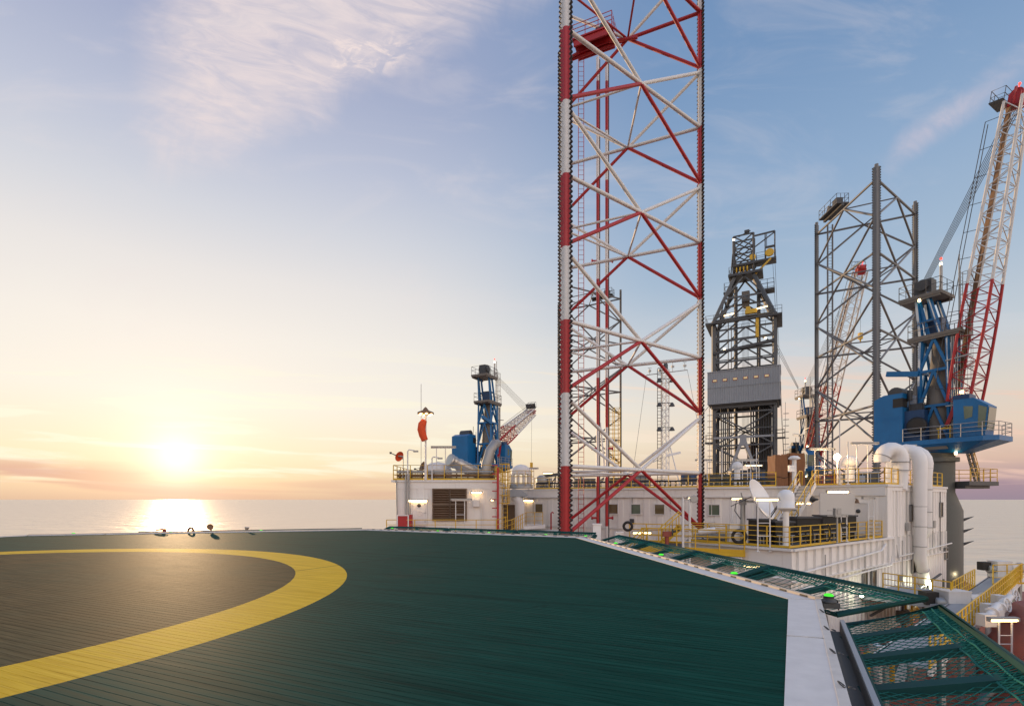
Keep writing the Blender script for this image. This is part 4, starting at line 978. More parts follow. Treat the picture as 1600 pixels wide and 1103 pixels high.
    for (z, x0_, x1_, nm) in ((14.2, -1.9, 1.9, 'lower_platform'), (17.9, -2.6, .6, 'upper_platform')):
        b = MB(); box(b, x0_, x1_, -1.35, 1.35, z, z+.28); box(b, x0_+.1, x1_-.1, -1.3, -1.1, z-.18, z+.02); box(b, x0_+.1, x1_-.1, 1.1, 1.3, z-.18, z+.02); pf = b.build(nm, 'concrete', root)
        b = MB(); deck_ring(b, W(0,0,z+.28), x0_+.05, x1_-.05, -1.3, 1.3, 1.15, .03, e, l); b.build('guard_rail', 'dgrey', pf)
    b = MB(); box(b, -1.7,-.4,-.5,.5,18.2,19.7); b.lathe(W(-1.05,-.7,19.2), [(.5,0),(.5,1.4)], 14, l); b.build('top_sheave', 'dgrey', root)
    b = MB(); box(b, -.7,.3,-.5,.4,14.5,16.0); b.build('control_box', 'navy', root)
    b = MB(); b.tube(W(.45,-.9,18.2), W(.45,-.9,20.6), .11); b.tube(W(1.6,-.6,14.4), W(1.6,-.6,20.9), .05); b.build('lamp_pole', 'galv', root)
    b = MB(); b.lathe(W(.45,-.9,20.35), [(.0,0),(.11,.0),(.11,.2),(0,.24)], 10); b.build('lamp', 'spot', root)
    b = MB(); b.lathe(W(.45,-.9,20.85), [(.08,0),(.08,.14),(0,.2)], 10); b.build('beacon', 'redlamp', root)
    if lit:
        for (x_, z_, r_) in ((-1.0,17.6,.10),(2.0,8.9,.13),(1.6,3.8,.10)):
            b = MB(); b.lathe(W(x_,-1.25,z_), [(r_,0),(r_,.22)], 10); b.build('work_lamp', 'spot', root)
    # caged ladder beside the tower
    b = MB(); c = W(1.75, -.55, 0)
    for s in (-.22, .22): b.tube(c+l*s+UP*5.2, c+l*s+UP*19.4, .03, n=5)
    for k in range(46): b.tube(c+l*.22+UP*(5.4+k*.3), c-l*.22+UP*(5.4+k*.3), .016, n=4, cap=False)
    for k in range(15): b.path(circ(c+e*.38+UP*(6.6+k*.9), .38, 10), .022, 4, True)
    for a in range(5): t = -1.2+a*.6; b.tube(c+e*(.38+.38*math.cos(t))+l*.38*math.sin(t)+UP*6.6, c+e*(.38+.38*math.cos(t))+l*.38*math.sin(t)+UP*19.2, .018, n=4)
    b.build('caged_ladder', 'galv', root)
    b = MB()
    for k in range(4): b.tube(W(1.25+k*.14,-1.15,5.2), W(1.25+k*.14,-1.15,13.9), .045, n=6)
    b.bar(W(.9,-1.2,11.9), W(2.6,-1.2,12.1), .2, .1); b.bar(W(.9,-1.2,8.0), W(2.6,-1.2,8.0), .2, .1); b.build('cable_run', 'galv', root)
    # boom
    foot = W(1.75, 0, 8.3); tip = foot+(e*math.cos(luff)+UP*math.sin(luff))*L
    b = MB()
    for sy in (-1, 1): b.bar(W(1.0,sy*1.2,6.3), W(1.75,sy*1.2,8.4), .3)
    b.tube(foot-l*1.4, foot+l*1.4, .2); b.build('boom_hinge', 'red', root)
    q, d, s, ee = lattice_boom(root, foot, tip, l, 2.6, 1.9, red_part)
    b = MB()
    for k in range(cables):
        y = -.55+1.1*k/(cables-1); b.tube(W(-1.0, y*.8, 19.7), q-d*(.2+.1*k)+l*y, .026, n=4, cap=False)
    b.build('boom_cable', 'dgrey', root)
    b = MB(); b.tube(q+ee*.3, V((q.x,q.y,q.z-9)) if luff < 1.4 else V((q.x+.2,q.y,q.z-6)), .02, n=4); hook = V((q.x,q.y,q.z-9)); b.build('hoist_wire', 'dgrey', root)
    if luff < 1.4:
        b = MB(); b.box(hook-UP*.3, (.5,.4,.9)); b.tube(hook-UP*.8, hook-UP*1.3, .12, .04); b.build('hook_block', 'yellow', root)
    return root, W
cr, W1_ = crane('large blue crane with a steep red and white boom at the right edge', (37.9,45.4), (.5,-.87), R(82), 23.8)
crane('blue crane at the left with its boom lowered away from the camera', (-3.6,76.5), (.45,.89), R(27), 15.5, house=(-3.5,-1.2,1.4,4.1), lit=False)
crane('blue crane half hidden behind the plain grey leg, boom raised toward the camera', (51.7,89.0), (-.10,-1), R(61), 28, house=(-4.2,-1.9,-2.2,1.8), lit=True)
# platform round the big crane's pedestal and its stair
def crane_platform():
    z = 1.55; t = thing('pedestal_platform', 'dark railed platform round the grey pedestal with a yellow stair', 'platform', (40.5,45.5,z))
    b = MB(); b.prism([(38.6,43.2),(42.6,44.8),(42.9,46.6),(38.6,46.6)], z-.35, z); b.prism([(38.6,43.6),(42.0,45.0),(42.0,46.0),(38.6,46.0)], z-.6, z-.352); b.build('floor', 'dgrey', t)
    b = MB(); q = [V((38.7,43.25,z)),V((42.5,44.85,z)),V((42.8,46.5,z)),V((39.5,46.5,z))]
    for k in (.4,.75,1.1): b.path([v+UP*k for v in q], .03, 6)
    for i in range(3):
        n = max(1, round((q[i+1]-q[i]).length/1.0))
        for k in range(n+(i==2)): v = lerp(q[i], q[i+1], k/n); b.tube(v, v+UP*1.1, .03, n=6)
    b.build('guard_rail', 'yellow', t)
    p, q = V((40.9,45.0,z)), V((39.6,44.6,4.8)); w = V((.25,.6,0)).normalized()
    b = MB()
    for s in (-.4,.4): b.bar(p+w*s, q+w*s, .06, .22)
    for k in range(9): b.box(lerp(p,q,(k+.5)/9), (.26,.8,.04), (V((w.y,-w.x,0)), w, UP))
    b.build('stair', 'dgrey', t)
    b = MB()
    for s in (-.42,.42):
        b.tube(p+w*s+UP*1.0, q+w*s+UP*1.0, .03); b.tube(p+w*s+UP*.5, q+w*s+UP*.5, .022)
        for k in range(5): v = lerp(p,q,k/4)+w*s; b.tube(v, v+UP*1.0, .025, n=5)
    b.build('stair_rail', 'yellow', t)
crane_platform()

# ------------------------------------------------------------------ derrick
def derrick():
    C0 = V((36.1, 79.5, 0)); W = lambda x, y, z: C0+BX*x+AX*y+UP*z        # x across, y fore-and-aft
    root = thing('derrick', 'grey lattice drilling derrick with a corrugated wind wall box', 'derrick', (C0.x, C0.y, ZR))
    axs = (BX, AX, UP)
    def box(b, x0, x1, y0, y1, z0, z1): b.box(W((x0+x1)/2,(y0+y1)/2,(z0+z1)/2), (x1-x0,y1-y0,z1-z0), axs)
    def legpos(z):
        if z < 27.5: return 4.2, 2.6
        t = (z-27.5)/6.8; return 4.2-2.9*t, 2.6-1.5*t
    zs = [3.2, 8.2, 13.2, 17.5, 21.0, 24.2, 27.5, 30.9, 34.3]
    for sx in (-1, 1):
        for sy in (-1, 1):
            b = MB(); b.bar(W(sx*4.2,sy*2.6,.9), W(sx*4.2,sy*2.6,27.5), .48); b.bar(W(sx*4.2,sy*2.6,27.4), W(sx*1.3,sy*1.1,34.4), .44); b.build('leg', 'derrick', root)
    for z0, z1 in zip(zs, zs[1:]):
        w0, d0 = legpos(z0); w1, d1 = legpos(z1); b = MB()
        for sy in (-1, 1):
            b.bar(W(-w0,sy*d0,z0), W(w0,sy*d0,z0), .24)
            b.bar(W(-w0,sy*d0,z0), W(0 if z0 > 13 else w1,sy*d1,z1), .20); b.bar(W(w0,sy*d0,z0), W(0 if z0 > 13 else -w1,sy*d1,z1), .20)
        for sx in (-1, 1):
            b.bar(W(sx*w0,-d0,z0), W(sx*w0,d0,z0), .22); b.bar(W(sx*w0,-d0,z0), W(sx*w1,d1,z1), .17); b.bar(W(sx*w0,d0,z0), W(sx*w1,-d1,z1), .17)
        b.build('brace', 'derrick', root)
    for z0, z1 in zip(zs[:6], zs[1:7]):                   # finer secondary bracing
        w0, d0 = legpos(z0); b = MB(); zm = (z0+z1)/2
        for sy in (-1, 1): b.bar(W(-w0,sy*d0,zm), W(w0,sy*d0,zm), .13); b.bar(W(-w0/2,sy*d0,z0), W(-w0/2,sy*d0,z1), .10); b.bar(W(w0/2,sy*d0,z0), W(w0/2,sy*d0,z1), .10)
        for sx in (-1, 1): b.bar(W(sx*w0,-d0,zm), W(sx*w0,d0,zm), .13); b.bar(W(sx*w0,0,z0), W(sx*w0,0,z1), .12)
        b.build('secondary_brace', 'derrick', root)
    # inner masts
    b = MB()
    for x in (-1.2, 2.0): b.bar(W(x,-.4,1), W(x,-.4,33), .40)
    b.build('guide_rail', 'dgrey', root)
    b = MB()
    b.bar(W(0,-2.7,9.3), W(-2.6,-2.7,2.4), .42); b.bar(W(0,-2.7,9.3), W(2.2,-2.7,2.4), .42); b.bar(W(-4.2,-2.7,9.4), W(4.2,-2.7,9.4), .3); b.box(W(0,-2.72,8.9), (.9,.5,1.6), axs); b.build('main_truss', 'ltgrey', root)
    b = MB(); box(b, 2.2,3.6,-1.5,1.8,1,14.8); b.build('pipe_stand', 'concrete', root)
    b = MB()
    for k in range(9):
        for j in range(3): b.tube(W(1.0+k*.34,-1.9+j*.22,1), W(1.0+k*.34,-1.9+j*.22,15), .10, n=6)
    for k in range(5): b.tube(W(-3.2+k*.3,-1.6,1), W(-3.2+k*.3,-1.6,15), .10, n=6)
    b.build('drill_pipe', 'dgrey', root)
    b = MB(); b.box(W(1.2,-.6,6.6), (1.5,1.2,2.8), axs); b.lathe(W(1.2,-.6,8.0), [(.7,0),(.5,.5),(.2,.8)], 10); b.box(W(1.0,-.6,3.4), (1.0,1.0,2.6), axs); b.build('top_drive', 'brown', root)
    # wind wall
    z0, z1, x0, x1, y0, y1 = 14.55, 19.4, -4.9, 4.9, -3.6, 2.9
    b = MB()
    corrugated(b, W(x0,y0,0), W(x1,y0,0), z0, z1, -AX, .33, .07); corrugated(b, W(x1,y0,0), W(x1,y1,0), z0+.0, z1-.05, BX, .33, .07)
    corrugated(b, W(x0,y1,0), W(x0,y0,0), z0, z1, -BX, .33, .07); corrugated(b, W(x1,y1,0), W(x0,y1,0), z0, z1, AX, .33, .07)
    ww = b.build('wind_wall', 'ltgrey', root)
    b = MB()
    for z, h in ((z0,.14),(z1,.12),((z0+z1)/2,.05)): 
        b.bar(W(x0-.1,y0-.1,z), W(x1+.1,y0-.1,z), .07, h); b.bar(W(x1+.1,y0-.06,z), W(x1+.1,y1,z), .07, h-.01)
    b.build('trim', 'ltgrey', ww)
    for k in range(6):
        c = W(x0+1.0+k*1.42,y0-.09,18.05); b = MB(); b.box(c, (.62,.05,.36), axs); fr = b.build('window', 'red', ww)
        b = MB(); b.box(c-AX*.03, (.5,.04,.26), axs); b.build('pane', 'litwin', fr)
    b = MB(); box(b, x0+.1,x1-.1,y0+.1,y1-.1,z0-.25,z0+.05); box(b,x0+.5,x1-.5,y0+.4,y0+.7,z0-.7,z0-.25); box(b,x0+.5,x1-.5,y1-.9,y1-.6,z0-.7,z0-.25); b.build('floor_beam', 'dgrey', ww)
    # diving-board platform
    b = MB(); box(b,-5.3,5.2,-3.5,-2.9,26.8,27.05); box(b,-5.3,-4.4,-2.9,3.0,26.8,27.04); box(b,4.3,5.2,-2.9,3.0,26.8,27.04); pf = b.build('racking_platform', 'dgrey', root)
    b = MB(); deck_ring(b, W(0,0,27.05), -5.25,5.15,-3.45,2.9,1.1,.03,BX,AX)
    for k in range(4): b.bar(W(5.1,-3.5,26.8-k*.45), W(5.1,-2.3,26.8-k*.45), .07)
    b.build('guard_rail', 'dgrey', pf)
    
    
    b = MB(); b.box(W(1.1,-3.2,27.9),(1.6,.6,.6),axs); b.box(W(.7,-3.2,28.4),(.6,.5,.5),axs); b.bar(W(1.9,-3.2,24),W(1.9,-3.2,27),.35); b.build('pipe_handler', 'yellow', root)
    for x, z, nm in ((-1.9,27.7,0),(2.6,28.0,0)):
        b = MB(); b.tube(W(x-.7,-3.75,z), W(x+.7,-3.75,z+.15), .10); b.build('tube_lamp', 'fluow', root)
    for x, z in ((-2.6,22.8),(3.0,23.6),(-1.3,39.1)):
        b = MB(); b.lathe(W(x,-3.0,z), [(.0,0),(.15,.05),(.15,.2),(0,.24)], 10); b.build('work_lamp', 'spot', root)
    b = MB(); b.bar(W(-4.2,-2.9,22.4), W(4.2,-2.9,23.3), .45, .4); b.build('lamp_beam', 'dgrey', root)
    # crown
    b = MB(); box(b,-2.2,2.6,-1.7,1.6,34.3,34.65); box(b,1.6,4.4,-1.2,.8,36.0,36.25); box(b,-2.9,-1.6,-1.5,.2,31.9,32.1); box(b,2.2,4.2,-1.4,.4,31.4,31.65); box(b,-1.6,1.6,-1.3,1.0,35.9,36.2); cp = b.build('crown_platform', 'dgrey', root)
    b = MB(); deck_ring(b,W(0,0,34.65),-2.1,2.5,-1.6,1.5,1.1,.03,BX,AX); deck_ring(b,W(0,0,36.25),1.7,4.3,-1.1,.7,1.1,.03,BX,AX); deck_ring(b,W(0,0,32.1),-2.8,-1.7,-1.4,.1,1.4,.035,BX,AX); deck_ring(b,W(0,0,31.65),2.3,4.1,-1.3,.3,1.4,.035,BX,AX); b.build('guard_rail', 'dgrey', cp)
    b = MB()
    for sx in (-1, 1):
        for sy in (-1, 1): b.bar(W(-.1+sx*1.4,sy*1.0,34.4), W(-.1+sx*1.4,sy*1.0,40.6), .24)
    for z0_, z1_ in ((34.6,36.6),(36.6,38.6),(38.6,40.6)):
        for sy in (-1,1):
            b.bar(W(-1.5,sy,z0_),W(1.3,sy,z1_),.15); b.bar(W(1.3,sy,z0_),W(-1.5,sy,z1_),.15); b.bar(W(-1.5,sy,z1_),W(1.3,sy,z1_),.17)
        for sx in (-1.5,1.3): b.bar(W(sx,-1,z0_),W(sx,1,z1_),.15); b.bar(W(sx,-1,z1_),W(sx,1,z1_),.15)
    b.bar(W(4.2,-.9,36.2),W(4.2,-.9,40.2),.14); b.bar(W(1.3,-.9,40.1),W(4.2,-.9,40.2),.2); b.bar(W(1.3,-.9,38.3),W(4.1,-.9,40.0),.14); b.bar(W(2.9,-.9,36.2),W(2.9,-.9,40.1),.12)
    box(b,3.0,4.2,-1.1,-.7,37.9,38.1); b.bar(W(3.1,-1,38.0),W(3.1,-1,40.0),.07); b.build('crown_frame', 'dgrey', root)
    b = MB(); b.lathe(W(3.5,-1.35,37.0),[(.55,0),(.6,.06),(.6,.22),(.55,.28)],20,AX); b.lathe(W(1.2,-1.1,36.9),[(.45,0),(.45,.3)],18,AX)
    for k in range(4): b.lathe(W(-1.1+k*.5,-1.2,35.1),[(.55,0),(.55,.16)],16,BX)
    b.bar(W(3.7,-1.2,36.1),W(1.4,-1.2,34.0),.22); b.build('sheave', 'yellow', root)
    b = MB(); b.bar(W(-1.6,-1.0,38.0),W(-2.0,-1.0,33),.14); b.bar(W(-.8,-.9,40.5),W(.9,-1.0,41.0),.12); b.box(W(.4,-1,41.0),(.7,.4,.35),axs); b.build('crown_antenna', 'dgrey', root)
    b = MB(); b.box(W(.2,-.3,31.2),(1.1,1.0,1.6),axs); b.lathe(W(.2,-.5,30.0),[(.5,0),(.5,.5)],12,AX); b.build('travelling_block', 'concrete', root)
    b = MB()
    for k in range(6): b.tube(W(-.3+k*.18,-.3,32), W(-.3+k*.18,-.3,9), .025, n=4, cap=False)
    for (x, z) in ((4.2,36.2),(3.9,36.2)): b.tube(W(x,-1,z), W(5.6,-2,1.5), .028, n=4, cap=False)
    for k in range(3): b.tube(W(3.9,2.5,25.5-k*.6), W(7.4,4.5,17.5-k*.2), .03, n=4)
    b.tube(W(-4.4,-2.6,15), W(-6.8,-3.2,12), .04, n=5); b.build('wire', 'dgrey', root)
    # outside ladders
    for (x, y, za, zb) in ((-4.75,-3.0,1.0,14.3),(5.6,-1.5,3.4,14.3)):
        b = MB(); c = W(x,y,0)
        for s in (-.22,.22): b.tube(c+AX*s+UP*za, c+AX*s+UP*zb, .03, n=5)
        for k in range(int((zb-za)/.35)): b.tube(c+AX*.22+UP*(za+k*.35), c-AX*.22+UP*(za+k*.35), .018, n=4, cap=False)
        for k in range(int((zb-za-2)/.9)): b.path(circ(c+BX*.1-AX*.35+UP*(za+2+k*.9), .38, 10), .025, 4, True)
        b.build('caged_ladder', 'galv', root)
    for (a0,a1,c0,c1,z_) in ((4.6,7.6,-2.4,-.8,3.15),(4.3,5.6,-2.9,-2.2,9.1),(-5.4,-4.3,-3.2,-2.2,8.8)):
        b = MB(); box(b,a0,a1,c0,c1,z_-.22,z_); sp = b.build('side_platform', 'dgrey', root)
        b = MB(); deck_ring(b,W(0,0,z_),a0+.1,a1-.1,c0+.1,c1-.1,1.1,.032,BX,AX); b.build('guard_rail', 'dgrey', sp)
    b = MB(); box(b,-5.4,5.4,-3.6,3.4,.2,1.0); b.build('drill_floor', 'olive', root)
    return root
derrick()

# ------------------------------------------------------------------ things on and round the deckhouse
def deckhouse_things():
    Z = 37.95; zr = 1.43
    X = lambda px: gx(px, Z, zr)
    railing('yellow guard rail along the deckhouse roof over the louvres', [V((-8.8,49,zr)), V((-8.8,37.98,zr)), V((-1.25,37.98,zr)), V((-.65,50,zr))], 'yellow', 1.1, 1.25)
    # pipes and tray behind the rail
    for k, (z, r, m) in enumerate(((.62,.10,'galv'), (.35,.13,'rustbeam'), (.12,.09,'dgrey'))):
        b = MB(); b.tube((-8.6,38.35+k*.07,zr+z), (-1.4,38.35+k*.07,zr+z), r, n=10)
        for i in range(9): b.box((-8.4+i*.85,38.35,zr+z), (.06,.28,r*2+.08))
        tag(b.build('roof_pipe', m, at=(-8.6,38.35,zr)), ['topmost grey pipe along the deckhouse roof edge', 'rust brown pipe along the deckhouse roof edge', 'lowest dark pipe along the deckhouse roof edge'][k], 'pipe', 'pipes along the deckhouse roof edge')
    # red cabinet
    p = at(633,826,36.6); t = thing('fire_cabinet', 'red cabinet with white frame at the left corner of the deckhouse', 'cabinet', (p.x,p.y,p.z-1.0)); z0 = p.z-1.0
    b = MB(); b.box((p.x,p.y,z0+1.0), (1.0,.5,2.0)); b.box((p.x+.42,p.y-.02,z0+1.0), (.12,.56,2.02)); b.build('body', 'red', t)
    b = MB(); 
    for s in (-.5, .28): b.box((p.x+s,p.y-.27,z0+1.0), (.07,.05,2.0))
    b.box((p.x-.11,p.y-.272,z0+1.97), (.72,.05,.07)); b.build('frame', 'whiteclean', t)
    railing('yellow guard rail on the walkway before the deckhouse louvres', [at(604,812,36.8)-UP*1.1, at(648,812,36.2)-UP*1.1, at(776,812,36.2)-UP*1.1, at(790,808,37.6)-UP*1.1], 'yellow', 1.1, 1.3)
    # satellite dishes
    def dish(label, c, n, r, base, m, arm, name='satellite_dish'):
        c = V(c); n = V(n).normalized(); t = thing(name, label, 'dish', base)
        b = MB(); pr = [(r*math.sin(a*.1*.62)/math.sin(.62), .32*r*(1-math.cos(a*.1*.62))/(1-math.cos(.62))) for a in range(11)]
        b.lathe(c-n*.3*r, pr+[(r*1.02,.33*r),(r*.97,.29*r)]+[(x, z-.03) for x, z in pr[::-1]], 32, n); b.build('reflector', m, t)
        b = MB(); b.tube(V(base), V((base[0],base[1],c.z)), r*.05+.02); b.tube(V((base[0],base[1],c.z)), c-n*.3*r, .06); b.build('mast', 'galv' if m != 'hullred' else 'rustbeam', t)
        b = MB(); f = c+V(arm); e0 = c+ (V(arm)-n*V(arm).dot(n)).normalized()*r*.95; b.tube(e0, f, .03); b.tube(c-n*.2*r, f, .018, n=5); b.box(f, (.14,.14,.14)); b.build('feed_arm', 'dgrey', t)
        return t
    c = at(624,713,38); dish('small red dish leaning over the left edge of the deckhouse roof', c, (.7,-.45,-.35), .38, (c.x+.25,38.1,zr), 'orange', V((-.62,-.1,.25)))
    c = at(660,729,38.6); dish('small brown dish facing left behind the roof rail under the windsock', c, (-.75,-.55,.35), .42, (c.x+.25,38.8,zr), 'rustbeam', V((-.5,-.3,-.2)))
    # windsock mast
    p = X(665); zt = at(665,646,Z).z; t = thing('windsock_mast', 'white mast carrying an orange windsock under a lamp canopy', 'windsock', p)
    b = MB(); b.tube(p, V((p.x,p.y,zt)), .07); b.tube(p, p+UP*1.2, .10); b.build('mast', 'white', t)
    b = MB(); b.lathe(V((p.x,p.y,zt)), [(.62,-.02),(.6,.08),(.25,.22),(.1,.42),(0,.5)], 16); b.build('lamp_canopy', 'rustbeam', t)
    b = MB()
    for a in range(6): b.lathe(V((p.x+.42*math.cos(a),p.y+.42*math.sin(a),zt-.10)), [(.07,0),(.07,.07)], 8)
    b.build('canopy_lamp', 'fluo', t)
    b = MB(); pts = [at(x,y,Z-.05) for x, y in ((663.5,656),(659.5,663),(658.5,671),(660.5,680),(664,688))]
    b.path(pts, [.20,.30,.31,.28,.24], 12); b.build('windsock', 'orange', t)
    b = MB(); b.tube(at(658,600,Z+.5), V((at(658,600,Z+.5).x, Z+.5, zr)), .02, n=5); tag(b.build('whip_antenna', 'galv', at=(at(658,600,Z+.5).x,Z+.5,zr)), 'tall hair thin antenna left of the windsock mast', 'antenna')
    # curved lamp posts
    for px, top, lab in ((637,705,'bent white lamp post nearest the red dish'), (675,716,'short bent lamp post right of the windsock')):
        p = X(px); z = at(px,top,Z).z; t = thing('lamp_post', lab, 'lamp', p, 'bent lamp posts on the deckhouse roof')
        b = MB(); b.path([p, V((p.x,p.y,z)), V((p.x+.1,p.y,z+.12)), V((p.x+.5,p.y,z+.05))], .05, 6); b.build('post', 'white', t)
        b = MB(); b.box((p.x+.6,p.y,z+.0), (.35,.2,.12)); b.build('lamp_head', 'galv', t)
    # silver exhaust
    z = at(700,720,41).z; p0, p1 = at(703,719,40), at(741,737,41.5); t = thing('exhaust_pipe', 'dented silver exhaust pipe with a dark open mouth on the deckhouse roof', 'exhaust', (p0.x,p0.y,zr))
    b = MB(); d = (p1-p0).normalized(); pts = [p0+(p1-p0)*k/12 for k in range(13)]; b.path([p0-d*.02]+pts[1:], [.47,.47]+[.50,.42,.47,.50,.46,.50,.46,.5,.46,.48,.46], 20); b.path([p1,p1+V((.4,.2,-.2)),p1+V((.6,.5,-.8)),V((p1.x+.6,p1.y+.5,zr-.02))], .45, 16); b.build('pipe', 'alu', t)
    b = MB(); b.lathe(p0-d*.05, [(.40,-.02),(.52,-.02),(.52,.2),(.40,.2)], 20, d); b.build('collar', 'alu', t)
    b = MB(); b.lathe(p0-d*.06, [(0,0),(.41,0),(.41,.03),(0,.03)], 20, d); b.build('mouth', 'black', t)
    # white vent trunk
    pts = [V((at(757,748,41).x,41,zr)), at(760,725,41), at(766,704,41), at(773,693,41.3), at(778,692,42)]
    b = MB(); b.path(pts, [.42,.40,.38,.36,.30], 18); tag(b.build('curved_vent', 'galv', at=pts[0]), 'tapering white vent trunk bending right behind the exhaust pipe', 'vent')
    # domes
    c = at(684,748,41.5); b = MB(); b.lathe((c.x,c.y,zr), [(1.15,0),(1.15,.9),(1.0,1.25),(.6,1.5),(0,1.6)], 24); tag(b.build('vent_dome', 'white', at=(c.x,c.y,zr)), 'wide white domed vent behind the deckhouse roof rail', 'vent')
    c = at(814,765,47.5); zb = ZR; t = thing('vent_dome', 'white domed vent with an open caged opening right of the yellow ladder', 'vent', (c.x,c.y,zb))
    b = MB(); b.lathe((c.x,c.y,zb+1.35), [(.95,0),(.93,.25),(.8,.55),(.45,.8),(0,.9)], 24)
    for a in range(10):
        t_ = a*.628; b.box((c.x+.88*math.cos(t_),c.y+.88*math.sin(t_),zb+.9), (.20,.20,1.0), (V((-math.sin(t_),math.cos(t_),0)), V((math.cos(t_),math.sin(t_),0)), UP))
    b.build('dome', 'white', t)
    b = MB(); b.lathe((c.x,c.y,zb), [(1.1,0),(1.1,.35),(.95,.4)], 24); b.build('base', 'galv', t)
    b = MB()
    for z in (.5,1.1,1.6): b.path(circ((c.x,c.y,zb+z), 1.2, 20), .025, 5, True)
    for a in range(10): b.tube((c.x+1.2*math.cos(a*.628),c.y+1.2*math.sin(a*.628),zb+.2), (c.x+1.2*math.cos(a*.628),c.y+1.2*math.sin(a*.628),zb+1.6), .022, n=5)
    b.build('cage', 'yellow', t)
    # red ladder post and yellow cage ladder
    p = at(778,822,37.2); zt = at(778,731,37.2).z; t = thing('red_post', 'red vertical post with side rungs at the corner of the deckhouse', 'post', (p.x,p.y,p.z-.6))
    b = MB(); b.box((p.x,p.y,(p.z-.6+zt)/2), (.16,.16,zt-p.z+.6))
    for k in range(7): b.bar((p.x-.42,p.y,p.z+.7+k*.62), (p.x+.02,p.y-.02,p.z+.7+k*.62), .07)
    b.build('post', 'red', t)
    zb, zt = at(789,786,37.4).z, at(789,725,37.4).z; p = gx(788.5,37.4,0); t = thing('caged_ladder', 'bright yellow caged ladder against the side of the deckhouse', 'ladder', (p.x,p.y,at(789,826,37.4).z))
    b = MB()
    for s in (-.2,.2): b.tube((p.x+s,p.y+.3,at(789,826,37.4).z), (p.x+s,p.y+.3,zt), .03, n=6)
    for k in range(16): b.tube((p.x-.2,p.y+.3,zb-1.6+k*.3), (p.x+.2,p.y+.3,zb-1.6+k*.3), .018, n=5)
    b.build('ladder', 'yellow', t)
    b = MB()
    for k in range(6): b.path(circ((p.x,p.y,zb+k*(zt-zb)/5), .36, 14), .03, 5, True)
    for a in range(9): b.tube((p.x+.36*math.cos(a*.7),p.y+.36*math.sin(a*.7),zb), (p.x+.36*math.cos(a*.7),p.y+.36*math.sin(a*.7),zt), .022, n=5)
    b.build('cage', 'yellow', t)
    # doorway, arched hood and stair in the recess
    c = at(805,768,44); b = MB(); b.extr([V((c.x-1.2,43.6,c.z-.25)), V((c.x-.2,43.6,c.z+.25)), V((c.x+.5,43.6,c.z+.15)), V((c.x+1.1,43.6,c.z-.3)), V((c.x+.9,43.6,c.z-.42)), V((c.x-1.2,43.6,c.z-.42))], (0,5,0))
    tag(b.build('door_hood', 'ltgrey', at=(c.x,43.6,c.z)), 'pale arched hood over the recess right of the yellow ladder', 'hood')
    b = MB(); c = at(789,806,46); b.box((c.x+.35,46.5,c.z-.3), (1.2,.15,2.6)); tag(b.build('dark_doorway', 'louvre', at=(c.x,46.5,c.z-1.5)), 'dark brown doorway behind the foot of the yellow ladder', 'doorway')
    b = MB(); b.path([at(812,826,44), at(812,786,44), at(810,779,44), at(805,776,44.3)], .42, 14); tag(b.build('vent_pipe', 'white', at=at(812,826,44)), 'fat white vent pipe beside the leftmost small window', 'vent')
    f = [at(790,833,37.5)-UP*.4, at(806,828,41)-UP*.3, at(822,822,46), at(848,821,47)]
    railing('yellow stair rail climbing to the landing under the leftmost window', [at(790,826,37.6)-UP*.6, at(800,826,38.8)-UP*.45, at(822,821,45), at(848,820,46.3)], 'yellow', 1.15, .95, kick=False)
    b = MB(); b.prism([tuple(at(818,821,43.5))[:2], tuple(at(852,820,45.5))[:2], tuple(at(852,820,48))[:2], tuple(at(815,820,49))[:2]], at(830,821,45).z-.25, at(830,821,45).z); b.prism([tuple(at(800,821,41))[:2], tuple(at(872,820,44.6))[:2], tuple(at(875,820,47.5))[:2], tuple(at(815,820,49))[:2]], ZM, at(830,829,45).z-.1)
    tag(b.build('landing', 'whitewall', at=at(830,830,46)), 'white landing below the leftmost small window', 'landing')
    p = at(861,820,43.5); b = MB(); b.path([p-UP*.4, p+UP*1.0, p+UP*1.1+V((.1,0,0)), p+UP*1.0+V((.22,0,0))], .06, 8); tag(b.build('hydrant_pipe', 'red', at=p-UP*.4), 'thin red hooked pipe left of the toothed leg', 'pipe')
deckhouse_things()

